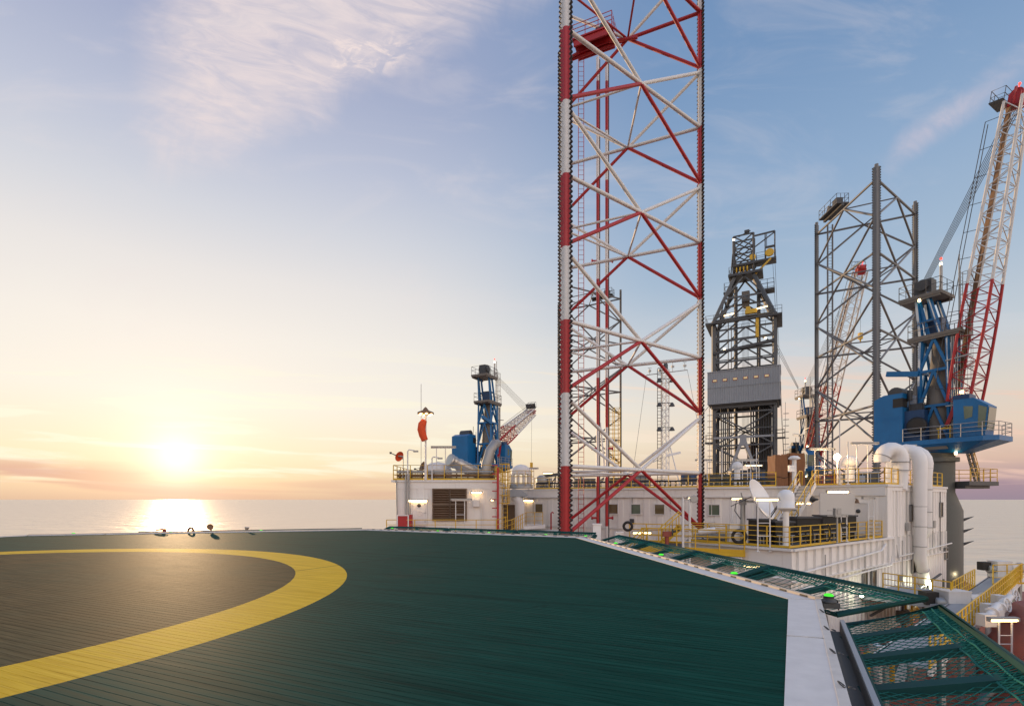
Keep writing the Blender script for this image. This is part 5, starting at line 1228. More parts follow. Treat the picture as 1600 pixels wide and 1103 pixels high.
# ------------------------------------------------------------------ roof of the accommodation block
def on_w2(px, off=0.0):                                  # a point on the long wall's roof line, moved back by off
    k = (px-800)/800; d = (RR-QQ).normalized(); n = V((d.y,-d.x,0)); n = n if n.y > 0 else -n
    A, B = QQ+n*off, RR+n*off; t = (k*A.y-A.x)/((B.x-A.x)-k*(B.y-A.y)); q = lerp(A, B, t); return V((q.x, q.y, ZR))
def roof_things():
    railing('long yellow guard rail along the roof edge behind the near leg', [on_w2(835,.15), on_w2(1212,.15)], 'yellow', 1.1, 1.6)
    railing('yellow guard rail between the roof stairs and the bent ducts', [T1+V1*4.6+UP*ZR+U1*.1, T1+V1*.1+UP*ZR+U1*.1, T1+U1*.1-NS*.1+UP*ZR, T2-U1*.15-NS*.15+UP*ZR], 'yellow', 1.1, 1.3)
    for (a, b_, off, h, lab, m) in ((838,1090,1.0,.55,'dark cable tray along the roof edge behind the near leg','dgrey'), (1098,1212,1.2,.50,'dark cable tray along the roof edge before the derrick','olive')):
        p, q = on_w2(a, off), on_w2(b_, off); t = thing('cable_tray', lab, 'cable tray', p, 'cable trays on the roof edge')
        b = MB(); b.bar(p+UP*h*.5, q+UP*h*.5, .4, .06); b.bar(p+UP*h, q+UP*h, .4, .07)
        n = int((q-p).length/.45)
        for k in range(n+1): v = lerp(p,q,k/n); b.box(v+UP*h*.5, (.06,.3,h))
        b.build('tray', m, t)
        b = MB()
        for k in range(3): b.path([lerp(p,q,i/20)+UP*(h+.07+.03*math.sin(i*1.3+k))+V((0,-.12+.1*k,0)) for i in range(21)], .05, 6)
        b.build('cable', 'black', t)
    # machinery standing further back on the roof
    def unit(name, label, cat, px0, px1, y0, y1, Z, m, det='dgrey', group=None):
        a, b_ = at(px0,y1,Z), at(px1,y0,Z); w = b_.x-a.x; h = b_.z-a.z; c = (a+b_)/2; dp = min(2.5, max(.8, w*.7))
        t = thing(name, label, cat, (c.x, Z+dp/2, a.z), group)
        bm = MB(); bm.box((c.x,Z+dp/2,c.z), (w,dp,h)); bm.build('body', m, t)
        bm = MB()
        n = max(2, int(w/.5))
        for k in range(n+1): bm.box((a.x+k*w/n, Z-.02, c.z), (.06,.07,h+.02))
        for z in (a.z, b_.z): bm.box((c.x, Z-.03, z), (w+.1,.10,.09))
        bm.box((c.x, Z+dp/2, b_.z+.03), (w+.12, dp+.1, .06)); bm.build('frame', det, t)
        bm = MB(); bm.box((a.x+w*.3, Z-.05, c.z), (w*.25,.06,h*.5)); bm.build('panel', det, t); return t
    U = [('container','blue steel container on the roof right of the lattice mast','container',1064,1094,738,756,58,'navy','dgrey'),
     ('generator','grey machinery unit on the roof left of the lattice mast','machine',985,1016,744,762,56,'grey','dgrey'),
     ('container','dark olive container on the roof in front of the derrick left leg','container',1100,1140,742,762,62,'olive','dgrey'),
     ('generator','dark blue engine unit at the foot of the derrick','machine',1150,1196,735,760,66,'navy','dgrey'),
     ('winch_unit','red winch unit low behind the roof rail','winch',1283,1318,741,758,52,'hullred','dgrey'),
     ('generator','grey unit behind the roof rail under the bent duct','machine',1335,1372,738,758,42,'dgrey','ltgrey'),
     ('container','dark container behind the roof rail by the lone mushroom vent','container',1318,1338,742,757,41,'grey','dgrey'),
     ('winch_unit','rusty winch unit on the roof between the two derrick legs','winch',1120,1150,744,760,70,'rustbeam','dgrey'),
     ('generator','low grey unit on the roof left of the toothed leg','machine',838,862,748,764,58,'grey','dgrey'),
     ('container','grey container on the roof seen through the near leg','container',900,930,748,763,60,'dgrey','grey'),
     ('valve_skid','brown pipe skid on the roof seen between the thin banded pipes','machine',955,982,747,763,57,'rustbeam','olive')]
    for u in U: unit(*u)
    # brown covers
    for (a, b_, y0, lab) in ((1212,1231,711,'left brown cloth covered crate beside the derrick'), (1234,1258,708,'right brown cloth covered crate beside the derrick')):
        p, q = at(a,765,50), at(b_,y0,50); c = (p+q)/2; w = q.x-p.x; h = q.z-p.z; d = 1.6
        b = MB(); n = 14; vs = []; fs = []
        ring = []
        per = [(-w/2+i*w/n, -d/2) for i in range(n)]+[(w/2, -d/2+i*d/n) for i in range(n)]+[(w/2-i*w/n, d/2) for i in range(n)]+[(-w/2, d/2-i*d/n) for i in range(n)]
        L = 14
        for j in range(L+1):
            f = j/L
            for i, (x, y) in enumerate(per):
                k = 1+.05*(1-f)*math.sin(i*1.9+a)+.03*math.sin(i*.8+j*.9); 
                if f > .9: k *= .97
                vs.append((c.x+x*k, 50+d/2+y*k, p.z+h*f+.05*math.sin(i*.5)))
        m_ = len(per)
        for j in range(L):
            for i in range(m_): fs.append((j*m_+i, j*m_+(i+1)%m_, (j+1)*m_+(i+1)%m_, (j+1)*m_+i))
        b.add(vs, fs, True); b.add([vs[L*m_+i] for i in range(m_)], [tuple(range(m_))])
        t = thing('covered_crate', lab, 'crate', (c.x,50.8,p.z), 'brown cloth covered crates'); b.build('cover', 'brown', t)
        b = MB(); b.path([V(vs[5*m_+i])+V((0,-.03,0)) for i in range(n+1)], .03, 5); b.build('lashing', 'black', t)
    # small vents, posts
    def mushroom(label, px, yb, yt, Z, r, cat='vent', name='mushroom_vent', m='white'):
        p = at(px,yb,Z); zt = at(px,yt,Z).z; t = thing(name, label, cat, p, 'white vents on the roof')
        b = MB(); b.tube(p, V((p.x,p.y,zt-r)), r*.55, n=14); b.build('stem', m, t)
        b = MB(); b.lathe((p.x,p.y,zt-r*1.3), [(r*.8,-.05),(r,0),(r*.98,r*.5),(r*.7,r*1.05),(r*.3,r*1.28),(0,r*1.32)], 18); b.build('cap', m, t)
    mushroom('white round topped vent before the derrick legs', 1152,760,721,46,.46)
    mushroom('white domed vent right of the bright floodlight', 1328,752,712,38,.56)
    p = at(1241,760,40); t = thing('antenna_post', 'white post with a small round cap in front of the brown crates', 'antenna', p)
    b = MB(); b.tube(p, V((p.x,p.y,at(0,718,40).z)), .16, n=10); b.build('post', 'white', t)
    b = MB(); z = at(0,718,40).z; b.lathe((p.x,p.y,z), [(.2,0),(.42,.05),(.42,.14),(.25,.28),(0,.32)], 14); b.box((p.x-.3,p.y-.1,z-.7),(.4,.2,.5)); b.build('cap', 'whiteclean', t)
    # thin white poles
    for k, (px, yt, yb, Z) in enumerate(((1312,655,757,35.5),(1325,690,757,35.5),(1100,640,765,44),(1128,700,765,43),(1182,700,764,43),(948,700,765,46))):
        p = at(px,yb,Z); b = MB(); b.tube(p, at(px,yt,Z), .035, n=6); b.box(p+UP*.03,(.2,.2,.05))
        tag(b.build('thin_pole', 'white', at=p), ['thin tall pole right of the bright floodlight','thin pole beside the right hand domed vent','thin tall pole just right of the near leg','thin pole under the derrick left leg','thin pole before the derrick middle','thin pole behind the banded pipes'][k], 'pole', 'thin white poles on the roof')
    # lattice mast
    p = on_w2(1040, 8); p = gx(1040, 56, ZR); zt = at(0,577,56).z; t = thing('lattice_mast', 'slim white lattice antenna mast with a long cross arm and lamps', 'mast', p)
    C3 = [p+V((.42*math.cos(a),.42*math.sin(a),0)) for a in (.3,2.4,4.5)]
    b = MB()
    for c in C3: b.tube(c, V((c.x,c.y,zt)), .06, n=6)
    b.build('mast_leg', 'white', t)
    b = MB(); n = 18
    for k in range(n):
        z0, z1 = ZR+(zt-ZR)*k/n, ZR+(zt-ZR)*(k+1)/n
        for i in range(3):
            c, d = C3[i], C3[(i+1)%3]; b.tube((c.x,c.y,z0),(d.x,d.y,z1),.028,n=4,cap=False); b.tube((c.x,c.y,z1),(d.x,d.y,z1),.022,n=4,cap=False)
    b.build('lacing', 'white', t)
    b = MB(); x = p.x-.75
    for s in (-.2,.2): b.tube((x+s,55.8,ZR),(x+s,55.8,zt),.035,n=4)
    for k in range(38): b.tube((x-.2,55.8,ZR+.3+k*.36),(x+.2,55.8,ZR+.3+k*.36),.025,n=4,cap=False)
    b.build('ladder', 'dgrey', t)
    b = MB(); b.tube(at(1010,586,56), at(1074,578,56), .05, n=6)
    for px, y, h in ((1015,585,10),(1031,583,8),(1051,581,15),(1070,578,12)):
        q = at(px,y,56); b.tube(q, at(px,y-h,56), .03, n=5); b.box(at(px,y-h*.55,56),(.3,.2,.2)); b.tube(at(px-3,y-h,56),at(px+3,y-h,56),.025,n=4)
    b.build('cross_arm', 'galv', t)
    for k, y in enumerate((596,634,672)):
        for s in (-1,1):
            q = at(1040+s*10,y,55.7); b = MB(); b.lathe(q,[(.12,.35),(.3,0),(.3,-.05)],10); b.tube(q+UP*.3,V((p.x,p.y-.3,q.z+.3)),.04); b.build('mast_lamp', 'dgrey', t)
    b = MB(); b.lathe((p.x,p.y,zt),[(.25,0),(.25,.5),(.1,.8),(0,.82)],10); b.build('top_lantern', 'dgrey', t)
    b = MB(); b.bar(at(1040,712,56),at(1063,707,56),.3,.25); b.tube(at(1045,690,56),at(1064,765,56),.07); b.tube(at(1035,715,56),at(1020,722,56),.05); b.build('side_arm', 'white', t)
    b = MB(); b.tube(at(1010,586,56), at(985,765,52), .018, n=4); b.tube(at(1074,578,56), at(1096,690,52), .018, n=4); b.build('guy_wire', 'dgrey', t)
    # yellow ladder tower
    p = gx(959,72,ZR); zt = at(0,638,72).z; t = thing('stair_tower', 'yellow tubular ladder tower in front of the farthest leg', 'tower', p); b = MB()
    for sx in (-.75,0,.75):
        for sy in (-.6,.6): b.tube((p.x+sx,p.y+sy,ZR),(p.x+sx,p.y+sy,zt),.06,n=5)
    b.build('upright', 'yellow', t); b = MB()
    for k in range(20):
        z = ZR+.5+k*(zt-ZR-.5)/19
        b.path([V((p.x+sx,p.y+sy,z)) for sx, sy in ((-.75,-.6),(.75,-.6),(.75,.6),(-.75,.6))],.03,4,True)
    b.build('hoop', 'yellow', t); b = MB(); b.tube((p.x-1.0,p.y,ZR),(p.x-1.9,p.y,zt-2),.16,.10,n=8); b.build('slanted_pipe', 'legwhite', t)
    # mushroom-cap structure with truss near the toothed leg
    t = thing('pipe_trestle', 'dark trestle with a small tank on the roof left of the near leg', 'trestle', at(846,765,52)); b = MB()
    b.bar(at(843,745,52),at(872,741,52),.3,.3); b.bar(at(850,746,52),at(848,764,52),.14); b.bar(at(868,744,52),at(866,764,52),.14); b.bar(at(868,746,52),at(856,762,52),.12); b.bar(at(852,746,52),at(862,762,52),.12); b.build('frame', 'dgrey', t)
    b = MB(); b.lathe(at(846,750,51.8),[(.5,-.4),(.55,0),(.5,.3),(.2,.5)],14); b.build('tank', 'galv', t)
roof_things()

# ------------------------------------------------------------------ bent ducts
def ducts():
    def duct(label, pts, r, straps, low=None, group='bent white ducts'):
        t = thing('bent_duct', label, 'duct', (pts[-1].x, pts[-1].y, pts[-1].z), group)
        b = MB(); b.path(pts, r, 20); b.build('pipe', 'whiteclean', t)
        for p, a in straps:
            b = MB(); rr = r if not isinstance(r, list) else max(r[-4:])+.0
            b.path(circ(p, rr+.02, 20, a), .028, 6, True); b.build('strap', 'galv', t)
        return t
    Z = 35.6; A = lambda x, y, z=Z: at(x,y,z)
    def arc(x0, x1, ytop, ybase, Z, n=9):
        cx, rx = (x0+x1)/2, (x1-x0)/2; ry = ybase-ytop
        return [at(cx-rx*math.cos(math.pi*i/n), ybase-ry*math.sin(math.pi*i/n), Z) for i in range(n+1)]
    pts = [A(1378,722)]+arc(1378,1407,702,718,Z)+[A(1408,735), A(1408,764)]
    duct('left bent white duct arching over the roof edge', pts, [.46]+[.50]*10+[.42,.37], [(A(1407,722), UP), (A(1408,735), UP), (A(1379,714), (.4,0,.9))])
    sp = lambda s, off: T0+U1*s+NS*off
    s1 = 17.6; q = sp(s1, .62)
    pts = [at(1424,722,q.y+1.5)]+[lerp(at(1424,712,q.y+1.5), at(1424,712,q.y+1.5), 0)]+[V((0,0,0))]*0
    top = [V((q.x,q.y,0))+V1*(1.6*math.cos(math.pi*i/8)+1.6-.0)*.5*1.0+UP*(2.6+.95*math.sin(math.pi*i/8)) for i in range(9)]
    top = [V((q.x,q.y,0))+V1*(.8+.8*math.cos(math.pi*i/8))*1.0+UP*(2.55+.95*math.sin(math.pi*i/8)) for i in range(9)]
    pts = [V((q.x,q.y,0))+V1*1.6+UP*1.0]+top+[V((q.x,q.y,1.9)), V((q.x,q.y,-4.2)), V((q.x,q.y,-4.6))+U1*.3, V((q.x,q.y,-6.2))+U1*1.1, V((q.x,q.y,-6.6))+U1*1.25, V((q.x,q.y,-8.0))+U1*1.25]
    duct('long bent white duct running down the corrugated side wall', pts, [.44]*10+[.42,.36,.36,.36,.36,.36], [(V((q.x,q.y,z)), UP) for z in (2.4,.9,-.5,-1.9,-3.3)]+[(V((q.x,q.y,-5.0))+U1*.5, (.4,.3,-.86)), (V((q.x,q.y,-6.0))+U1*1.0, (.4,.3,-.86))])
    q = sp(19.0, .60)
    top = [V((q.x,q.y,0))+V1*(.8+.8*math.cos(math.pi*i/8))+UP*(2.55+.95*math.sin(math.pi*i/8)) for i in range(9)]
    pts = [V((q.x,q.y,0))+V1*1.6+UP*1.0]+top+[V((q.x,q.y,1.6)), V((q.x,q.y,-2.2)), V((q.x,q.y,-2.5))-NS*.12, V((q.x,q.y,-2.7))-NS*.45]
    duct('right bent white duct ending halfway down the side wall', pts, [.43]*10+[.36,.36,.36,.34], [(V((q.x,q.y,z)), UP) for z in (2.2,.7,-.9,-2.0)])
ducts()

# ------------------------------------------------------------------ terrace
def terrace_things():
    i = .12
    railing('yellow guard rail round the terrace corner below the white satellite dome', [TL+UP*ZT-NF*i-V1*.3, T0+UP*ZT-NF*i-NS*i, T0+U1*6+UP*ZT-NS*i], 'yellow', 1.1, 1.25, mid=3)
    railing('yellow guard rail of the terrace before the cream board and white door', [T0+U1*6.2+UP*ZT-NS*i, T1+UP*ZT-NS*i-U1*.3, T1+UP*ZT+V1*.9-U1*.3], 'yellow', 1.1, 1.25, mid=3)
    # big dish
    def D(c, n, r, base):
        c = V(c); n = V(n).normalized(); t = thing('satellite_dish', 'big white satellite dish tilted up to the right on the terrace', 'dish', base)
        pr = [(r*k/12, .26*r*(k/12)**2) for k in range(13)]
        b = MB(); b.lathe(c-n*.13*r, pr+[(r*1.02,.27*r),(r*1.02,.24*r)]+[(x, z-.04) for x, z in pr[::-1]], 40, n); b.build('reflector', 'whiteclean', t)
        m = V((base[0],base[1],c.z-.1)); b = MB(); b.tube(base, m, .13, n=12); b.lathe(base, [(.35,0),(.35,.05)], 12); b.build('mast', 'galv', t)
        b = MB(); b.box(m, (.30,.26,.34)); b.bar(m, c-n*.15*r, .14); b.bar(m+UP*.15, m+V((-.12,-.05,.5)), .04); b.build('mount', 'galv', t)
        b = MB(); b.tube(m+V((-.75,-.2,-.25)), c-n*.2+V((-.2,0,.3)), .02); b.build('stay_rod', 'dgrey', t)
        lo = (V((0,0,-1))+n*n.z).normalized(); e = c+lo*r*.98; f = c+n*1.25+lo*.35
        b = MB(); b.tube(e, f, .035); b.tube(e+V((.1,.3,.1)), f, .02, n=5); b.lathe(f, [(.10,-.15),(.10,.1)], 10, n); b.build('feed_arm', 'dgrey', t)
        b = MB(); b.path([c-n*.2, m+V((-.35,0,.1)), m+V((-.45,0,-.5)), m+V((-.1,0,-1))], .025, 6); b.build('cable', 'black', t)
    c = at(1187,781,28.2); D(c, (.64,-.64,.42), 1.18, (c.x-.75,28.6,ZT))
    # radome
    p = gx(1228,27.2,ZT); t = thing('satellite_dome', 'white satellite dome on a thick white post at the terrace corner', 'satellite dome', p)
    zt = at(0,795,27.2).z; b = MB(); b.tube(p, V((p.x,p.y,zt+.03)), .15, n=14); b.lathe(p, [(.34,0),(.34,.05)], 14); b.lathe((p.x,p.y,zt), [(.2,-.12),(.36,0)], 14); b.build('post', 'whiteclean', t)
    b = MB(); b.lathe((p.x,p.y,zt), [(.38,0),(.43,.04),(.43,.10),(.415,.10),(.425,.55),(.39,.78),(.28,.94),(.14,1.02),(0,1.04)], 32); b.build('dome', 'whiteclean', t)
    b = MB(); b.path([V((p.x+.15,p.y,zt-.1)), V((p.x+.55,p.y,zt-.05)), V((p.x+.65,p.y,zt-.3)), V((p.x+.5,p.y,zt-.55)), V((p.x+.16,p.y,zt-.5))], .02, 6); b.build('cable', 'black', t)
    # dark tanks
    for (a, b_, Z, h, lab) in ((1182,1212,29.0,1.15,'dark equipment tank behind the rail under the white dish'), (1212,1240,28.5,1.05,'dark equipment tank behind the post of the white dome'), (1246,1282,29.8,1.25,'dark equipment tank in the middle of the terrace'), (1286,1338,31.4,1.3,'longest dark equipment tank under the cream board')):
        p, q = gx(a,Z,ZT), gx(b_,Z,ZT); c = (p+q)/2; w = q.x-p.x
        t = thing('equipment_tank', lab, 'tank', (c.x,Z+.5,ZT), 'dark tanks on the terrace')
        b = MB(); b.box((c.x,Z+.5,ZT+.15+h/2), (w,1.0,h)); 
        for s in (-.42,.42): b.box((c.x+w*s,Z+.5,ZT+.075), (.12,.9,.15))
        b.build('body', 'black', t)
        b = MB(); b.box((c.x,Z+.5,ZT+.19+h), (w+.14,1.14,.09)); b.build('lid', 'dgrey', t)
        b = MB()
        for k in range(5): b.tube((p.x+.15+k*(w-.3)/4,Z-.12,ZT), (p.x+.15+k*(w-.3)/4,Z-.12,ZT+.5), .035, n=6)
        b.tube((p.x,Z-.12,ZT+.5),(q.x,Z-.12,ZT+.5),.03,n=6); b.build('pipe', 'galv', t)
    # cream board on legs
    a, c = at(1281,806,31.9), at(1335,770,31.9); t = thing('sign_board', 'blank cream board on posts in front of the terrace wall', 'sign', ((a.x+c.x)/2,31.9,ZT))
    b = MB(); b.box(((a.x+c.x)/2,31.9,(a.z+c.z)/2), (c.x-a.x,.05,c.z-a.z)); b.build('board', 'sign', t)
    for x in (a.x+.15, c.x-.1):
        b = MB(); b.box((x,31.97,(ZT+c.z)/2), (.08,.08,c.z-ZT)); b.build('post', 'galv', t)
    # bell lamp and grey control box
    p = at(1339,782,32.4); t = thing('bell', 'small dark bell on a bracket left of the terrace door', 'bell', p)
    b = MB(); b.lathe(p, [(.17,-.16),(.12,-.1),(.08,.06),(.02,.12)], 14); b.build('bell_body', 'rustbeam', t); b = MB(); b.bar(p+UP*.12, p+V((-.5,.3,.14)), .05); b.build('bracket', 'dgrey', t)
    p = gx(1308,29.0,ZT); t = thing('control_box', 'grey control box on a post with a looped black cable', 'box', p)
    b = MB(); b.tube(p, p+UP*1.6, .05); b.build('post', 'galv', t); b = MB(); b.box(p+UP*1.75, (.34,.25,.5)); b.box(p+UP*1.75+V((.03,-.14,.05)), (.2,.03,.25)); b.box(p+UP*1.75+V((-.35,0,.12)), (.4,.05,.05)); b.box(p+UP*1.75+V((-.35,0,-.18)), (.4,.05,.05)); b.build('box', 'galv', t)
    b = MB(); b.path([p+V((.1,-.1,1.5)), p+V((.2,-.15,.8)), p+V((.45,-.2,.3)), p+V((.5,-.2,.9)), p+V((.3,-.1,1.3))], .022, 6); b.build('cable', 'black', t)
    for px, Z, lab in ((1263,27.6,'black hose looped over the rail below the cream board'), (1291,28.8,'black hose looped over the rail beside the grey control box')):
        p = gx(px,Z,ZT+.62); b = MB(); b.path([p+V((.18*math.cos(a*.45)*(1+.1*(a%3)),-.12+.02*(a%4),.48*math.sin(a*.45))) for a in range(28)], .028, 6)
        tag(b.build('hose', 'black', at=p), lab, 'hose', 'hoses on the terrace rail')
    # stairs to the roof
    p, q = gx(1213,32.0,ZT), gx(1262,36.0,ZR+.02); d = (q-p); w = V((d.y,-d.x,0)).normalized(); t = thing('roof_stair', 'steep white stair with yellow handrails climbing from terrace to roof', 'stair', p)
    b = MB()
    for s in (-.5,.5): b.bar(p+w*s, q+w*s, .06, .30)
    b.build('stringer', 'white', t)
    n = 15; b = MB(); dh = V((d.x,d.y,0)).normalized()
    for k in range(n): b.box(lerp(p,q,(k+.5)/n), (.30,.94,.05), (dh, w, UP))
    b.build('tread', 'galv', t)
    for s in (-.52,.52):
        b = MB(); b.path([p+w*s+UP*1.0-dh*.2, q+w*s+UP*1.0, q+w*s+UP*1.0+dh*.5, q+w*s+dh*.5], .035, 6); b.tube(p+w*s+UP*.5, q+w*s+UP*.5, .025)
        for k in range(6): v = lerp(p,q,k/5)+w*s; b.tube(v, v+UP*1.0, .03, n=6)
        b.build('handrail', 'yellow', t)
    # camera on wall
    p = at(1272,780,36.0); t = thing('wall_horn', 'small dark horn speaker on the wall beside the roof stair', 'speaker', p); b = MB(); b.lathe(p, [(.05,.3),(.1,.1),(.24,-.12),(.24,-.16)], 14, (.5,-1,0)); b.build('horn', 'dgrey', t)
    b = MB(); b.box(p+V((-.1,.3,0)), (.12,.4,.12)); b.build('bracket', 'galv', t)
terrace_things()

# ------------------------------------------------------------------ yellow access platform left of the terrace
def access_platform():
    z = -2.85; A = gx(1002,30.5,z); B = gx(1163,27.6,z); C = gx(1163,31.0,z); D = gx(1010,34.5,z)
    t = thing('access_platform', 'yellow edged access platform between the near leg and the terrace', 'platform', ((A.x+C.x)/2,30.5,z))
    b = MB(); b.prism([tuple(p)[:2] for p in (A,B,C,D)], z-.06, z); b.build('grating', 'dgrey', t)
    b = MB()
    for p, q in ((A,B),(B,C),(C,D),(D,A)): b.bar(p-UP*.12, q-UP*.12, .09, .26)
    b.build('edge_beam', 'yellow', t)
    b = MB(); b.bar(lerp(A,B,.72)-UP*.5+V((0,.2,0)), B-UP*.5+V((0,.2,0)), .7, .45); b.bar(lerp(A,B,.5)-UP*.4+V((0,.4,0)), lerp(A,B,.5)-UP*6, .25); b.bar(B-UP*.6+V((-.3,.4,0)), B-UP*6+V((-.3,.4,0)), .25); b.build('support', 'white', t)
    railing('front yellow guard rail of the access platform', [A, lerp(A,B,.55), B], 'yellow', 1.15, 1.1, r=.04)
    railing('back yellow guard rail of the access platform', [D+V((-1.0,.6,0)), D, lerp(D,C,.5), C], 'yellow', 1.2, 1.2, r=.035)
    # stair on the left going down
    p, q = A+V((.4,.6,0)), A+V((-2.0,.2,-2.2)); w = V((0,1,0)); s = thing('platform_stair', 'yellow stair going down left from the access platform', 'stair', q)
    b = MB()
    for k in range(9): b.box(lerp(p,q,k/8), (.26,.8,.04))
    b.build('tread', 'dgrey', s)
    for o in (-.45,.45):
        b = MB(); b.bar(p+w*o, q+w*o, .06, .25); b.tube(p+w*o+UP*1.1, q+w*o+UP*1.1, .035); b.tube(p+w*o+UP*.6, q+w*o+UP*.6, .025)
        for k in range(5): v = lerp(p,q,k/4)+w*o; b.tube(v, v+UP*1.1, .035, n=6)
        b.build('stair_side', 'yellow', s)
    # inner cross stair (upper left of the platform)
    p, q = gx(1032,32.5,z), gx(1064,33.5,z+1.1); s = thing('platform_stair', 'short yellow stair in the middle of the access platform', 'stair', p)
    b = MB()
    for o in (-.4,.4): b.bar(p+w*o, q+w*o, .06, .2); b.tube(p+w*o+UP*.95, q+w*o+UP*.95, .035); [b.tube(lerp(p,q,k/3)+w*o, lerp(p,q,k/3)+w*o+UP*.95, .03, n=6) for k in range(4)]
    for k in range(5): b.box(lerp(p,q,k/4), (.28,.8,.05))
    b.build('stair_frame', 'yellow', s)
    # white locker, hose ring, hydrant, ducting
    p = gx(1152,28.9,z); b = MB(); b.box(p+UP*.75, (1.0,.35,1.5)); b.box(p+UP*.75+V((.04,-.19,0)), (.82,.03,1.3)); b.box(p+UP*.75+V((.3,-.22,0)), (.04,.05,.2)); tag(b.build('locker', 'whiteclean', at=p), 'white locker at the right end of the access platform', 'locker')
    p = at(1155,838,28.0); b = MB(); b.path(circ(p, .34, 24, (.25,1,.05)), .085, 10, True); b.path(circ(p+V((.02,.1,0)), .30, 24, (.25,1,.05)), .06, 8, True); tag(b.build('rubber_ring', 'black', at=p), 'black rubber ring hung by the white locker', 'ring')
    p = gx(1042,29.6,z); t = thing('hydrant', 'dark red valve hydrant in front of the yellow stair', 'hydrant', p)
    b = MB(); b.tube(p, p+UP*.8, .11, n=10); b.box(p+UP*.85, (.45,.3,.3)); b.build('body', 'hullred', t)
    b = MB(); b.path(circ(p+UP*.95+V((.3,-.1,0)), .2, 14, (1,-.4,0)), .03, 6, True); b.tube(p+UP*.9, p+UP*.95+V((.3,-.1,0)), .04); b.tube(p+UP*.75+V((0,0,.1)), p+V((.7,-.1,1.1)), .06); b.build('hand_wheel', 'dgrey', t)
    p, q = at(1092,831,29.4), at(1118,828,29.0); b = MB(); b.path([lerp(p,q,k/8) for k in range(9)], [.17,.19,.17,.19,.17,.19,.17,.19,.17], 14); tag(b.build('wrapped_roll', 'whiteclean', at=p), 'white wrapped roll lashed to the access platform rail', 'roll')
    for k, (px, py, l) in enumerate(((1085,838,2.6),(1075,846,3.6),(1100,848,2.4))):
        p = at(px,py,31.0+k*.5); b = MB(); b.bar(p, p+V((l,.2,.05)), .55, .14); b.bar(p+UP*.12, p+V((l,.2,.17)), .2, .08); tag(b.build('deck_plank', 'galv', at=p), ['topmost grey tray on the access platform','long middle grey tray on the access platform','lowest grey tray on the access platform'][k], 'tray', 'grey trays on the access platform')
    # flood lamp and white posts
    p = gx(1070,29.2,z-1); t = thing('lamp_mast', 'pair of white posts with a small round searchlight on top', 'lamp', p)
    zt = at(0,778,29.2).z
    for s in (-.1,.28):
        b = MB(); b.tube(p+V((s,0,0)), V((p.x+s,p.y,zt)), .07, n=8); b.build('post', 'white', t)
    b = MB(); b.lathe((p.x+.5,p.y-.05,zt-.05), [(.1,.3),(.2,.15),(.22,-.1),(.2,-.12)], 14, (.2,1,0)); b.bar((p.x-.1,p.y,zt-.1),(p.x+.6,p.y,zt-.1),.06); b.build('searchlight', 'galv', t)
    # black camera ball and pipe below the W wall
    p = at(981,822,33); b = MB(); b.path(circ(p, .26, 18, (.3,1,0)), .09, 8, True); tag(b.build('rubber_ring', 'black', at=p), 'black rubber ring hung left of the lit lamp behind the stair rail', 'ring')
    p = at(966,850,26.5); b = MB(); b.box(p+UP*.2, (.35,.3,.9)); b.box(p+UP*.62+V((.03,-.02,0)), (.42,.36,.06)); tag(b.build('junction_box', 'whiteclean', at=p), 'small white junction box by the deck lamp near the yellow stair', 'box')
    b = MB(); p = at(932,835,27.5); b.box(p, (.42,.35,1.1)); b.box(p+UP*.56, (.5,.42,.06)); tag(b.build('junction_box', 'whiteclean', at=p), 'white box standing at the foot of the thin banded pipes', 'box')
access_platform()

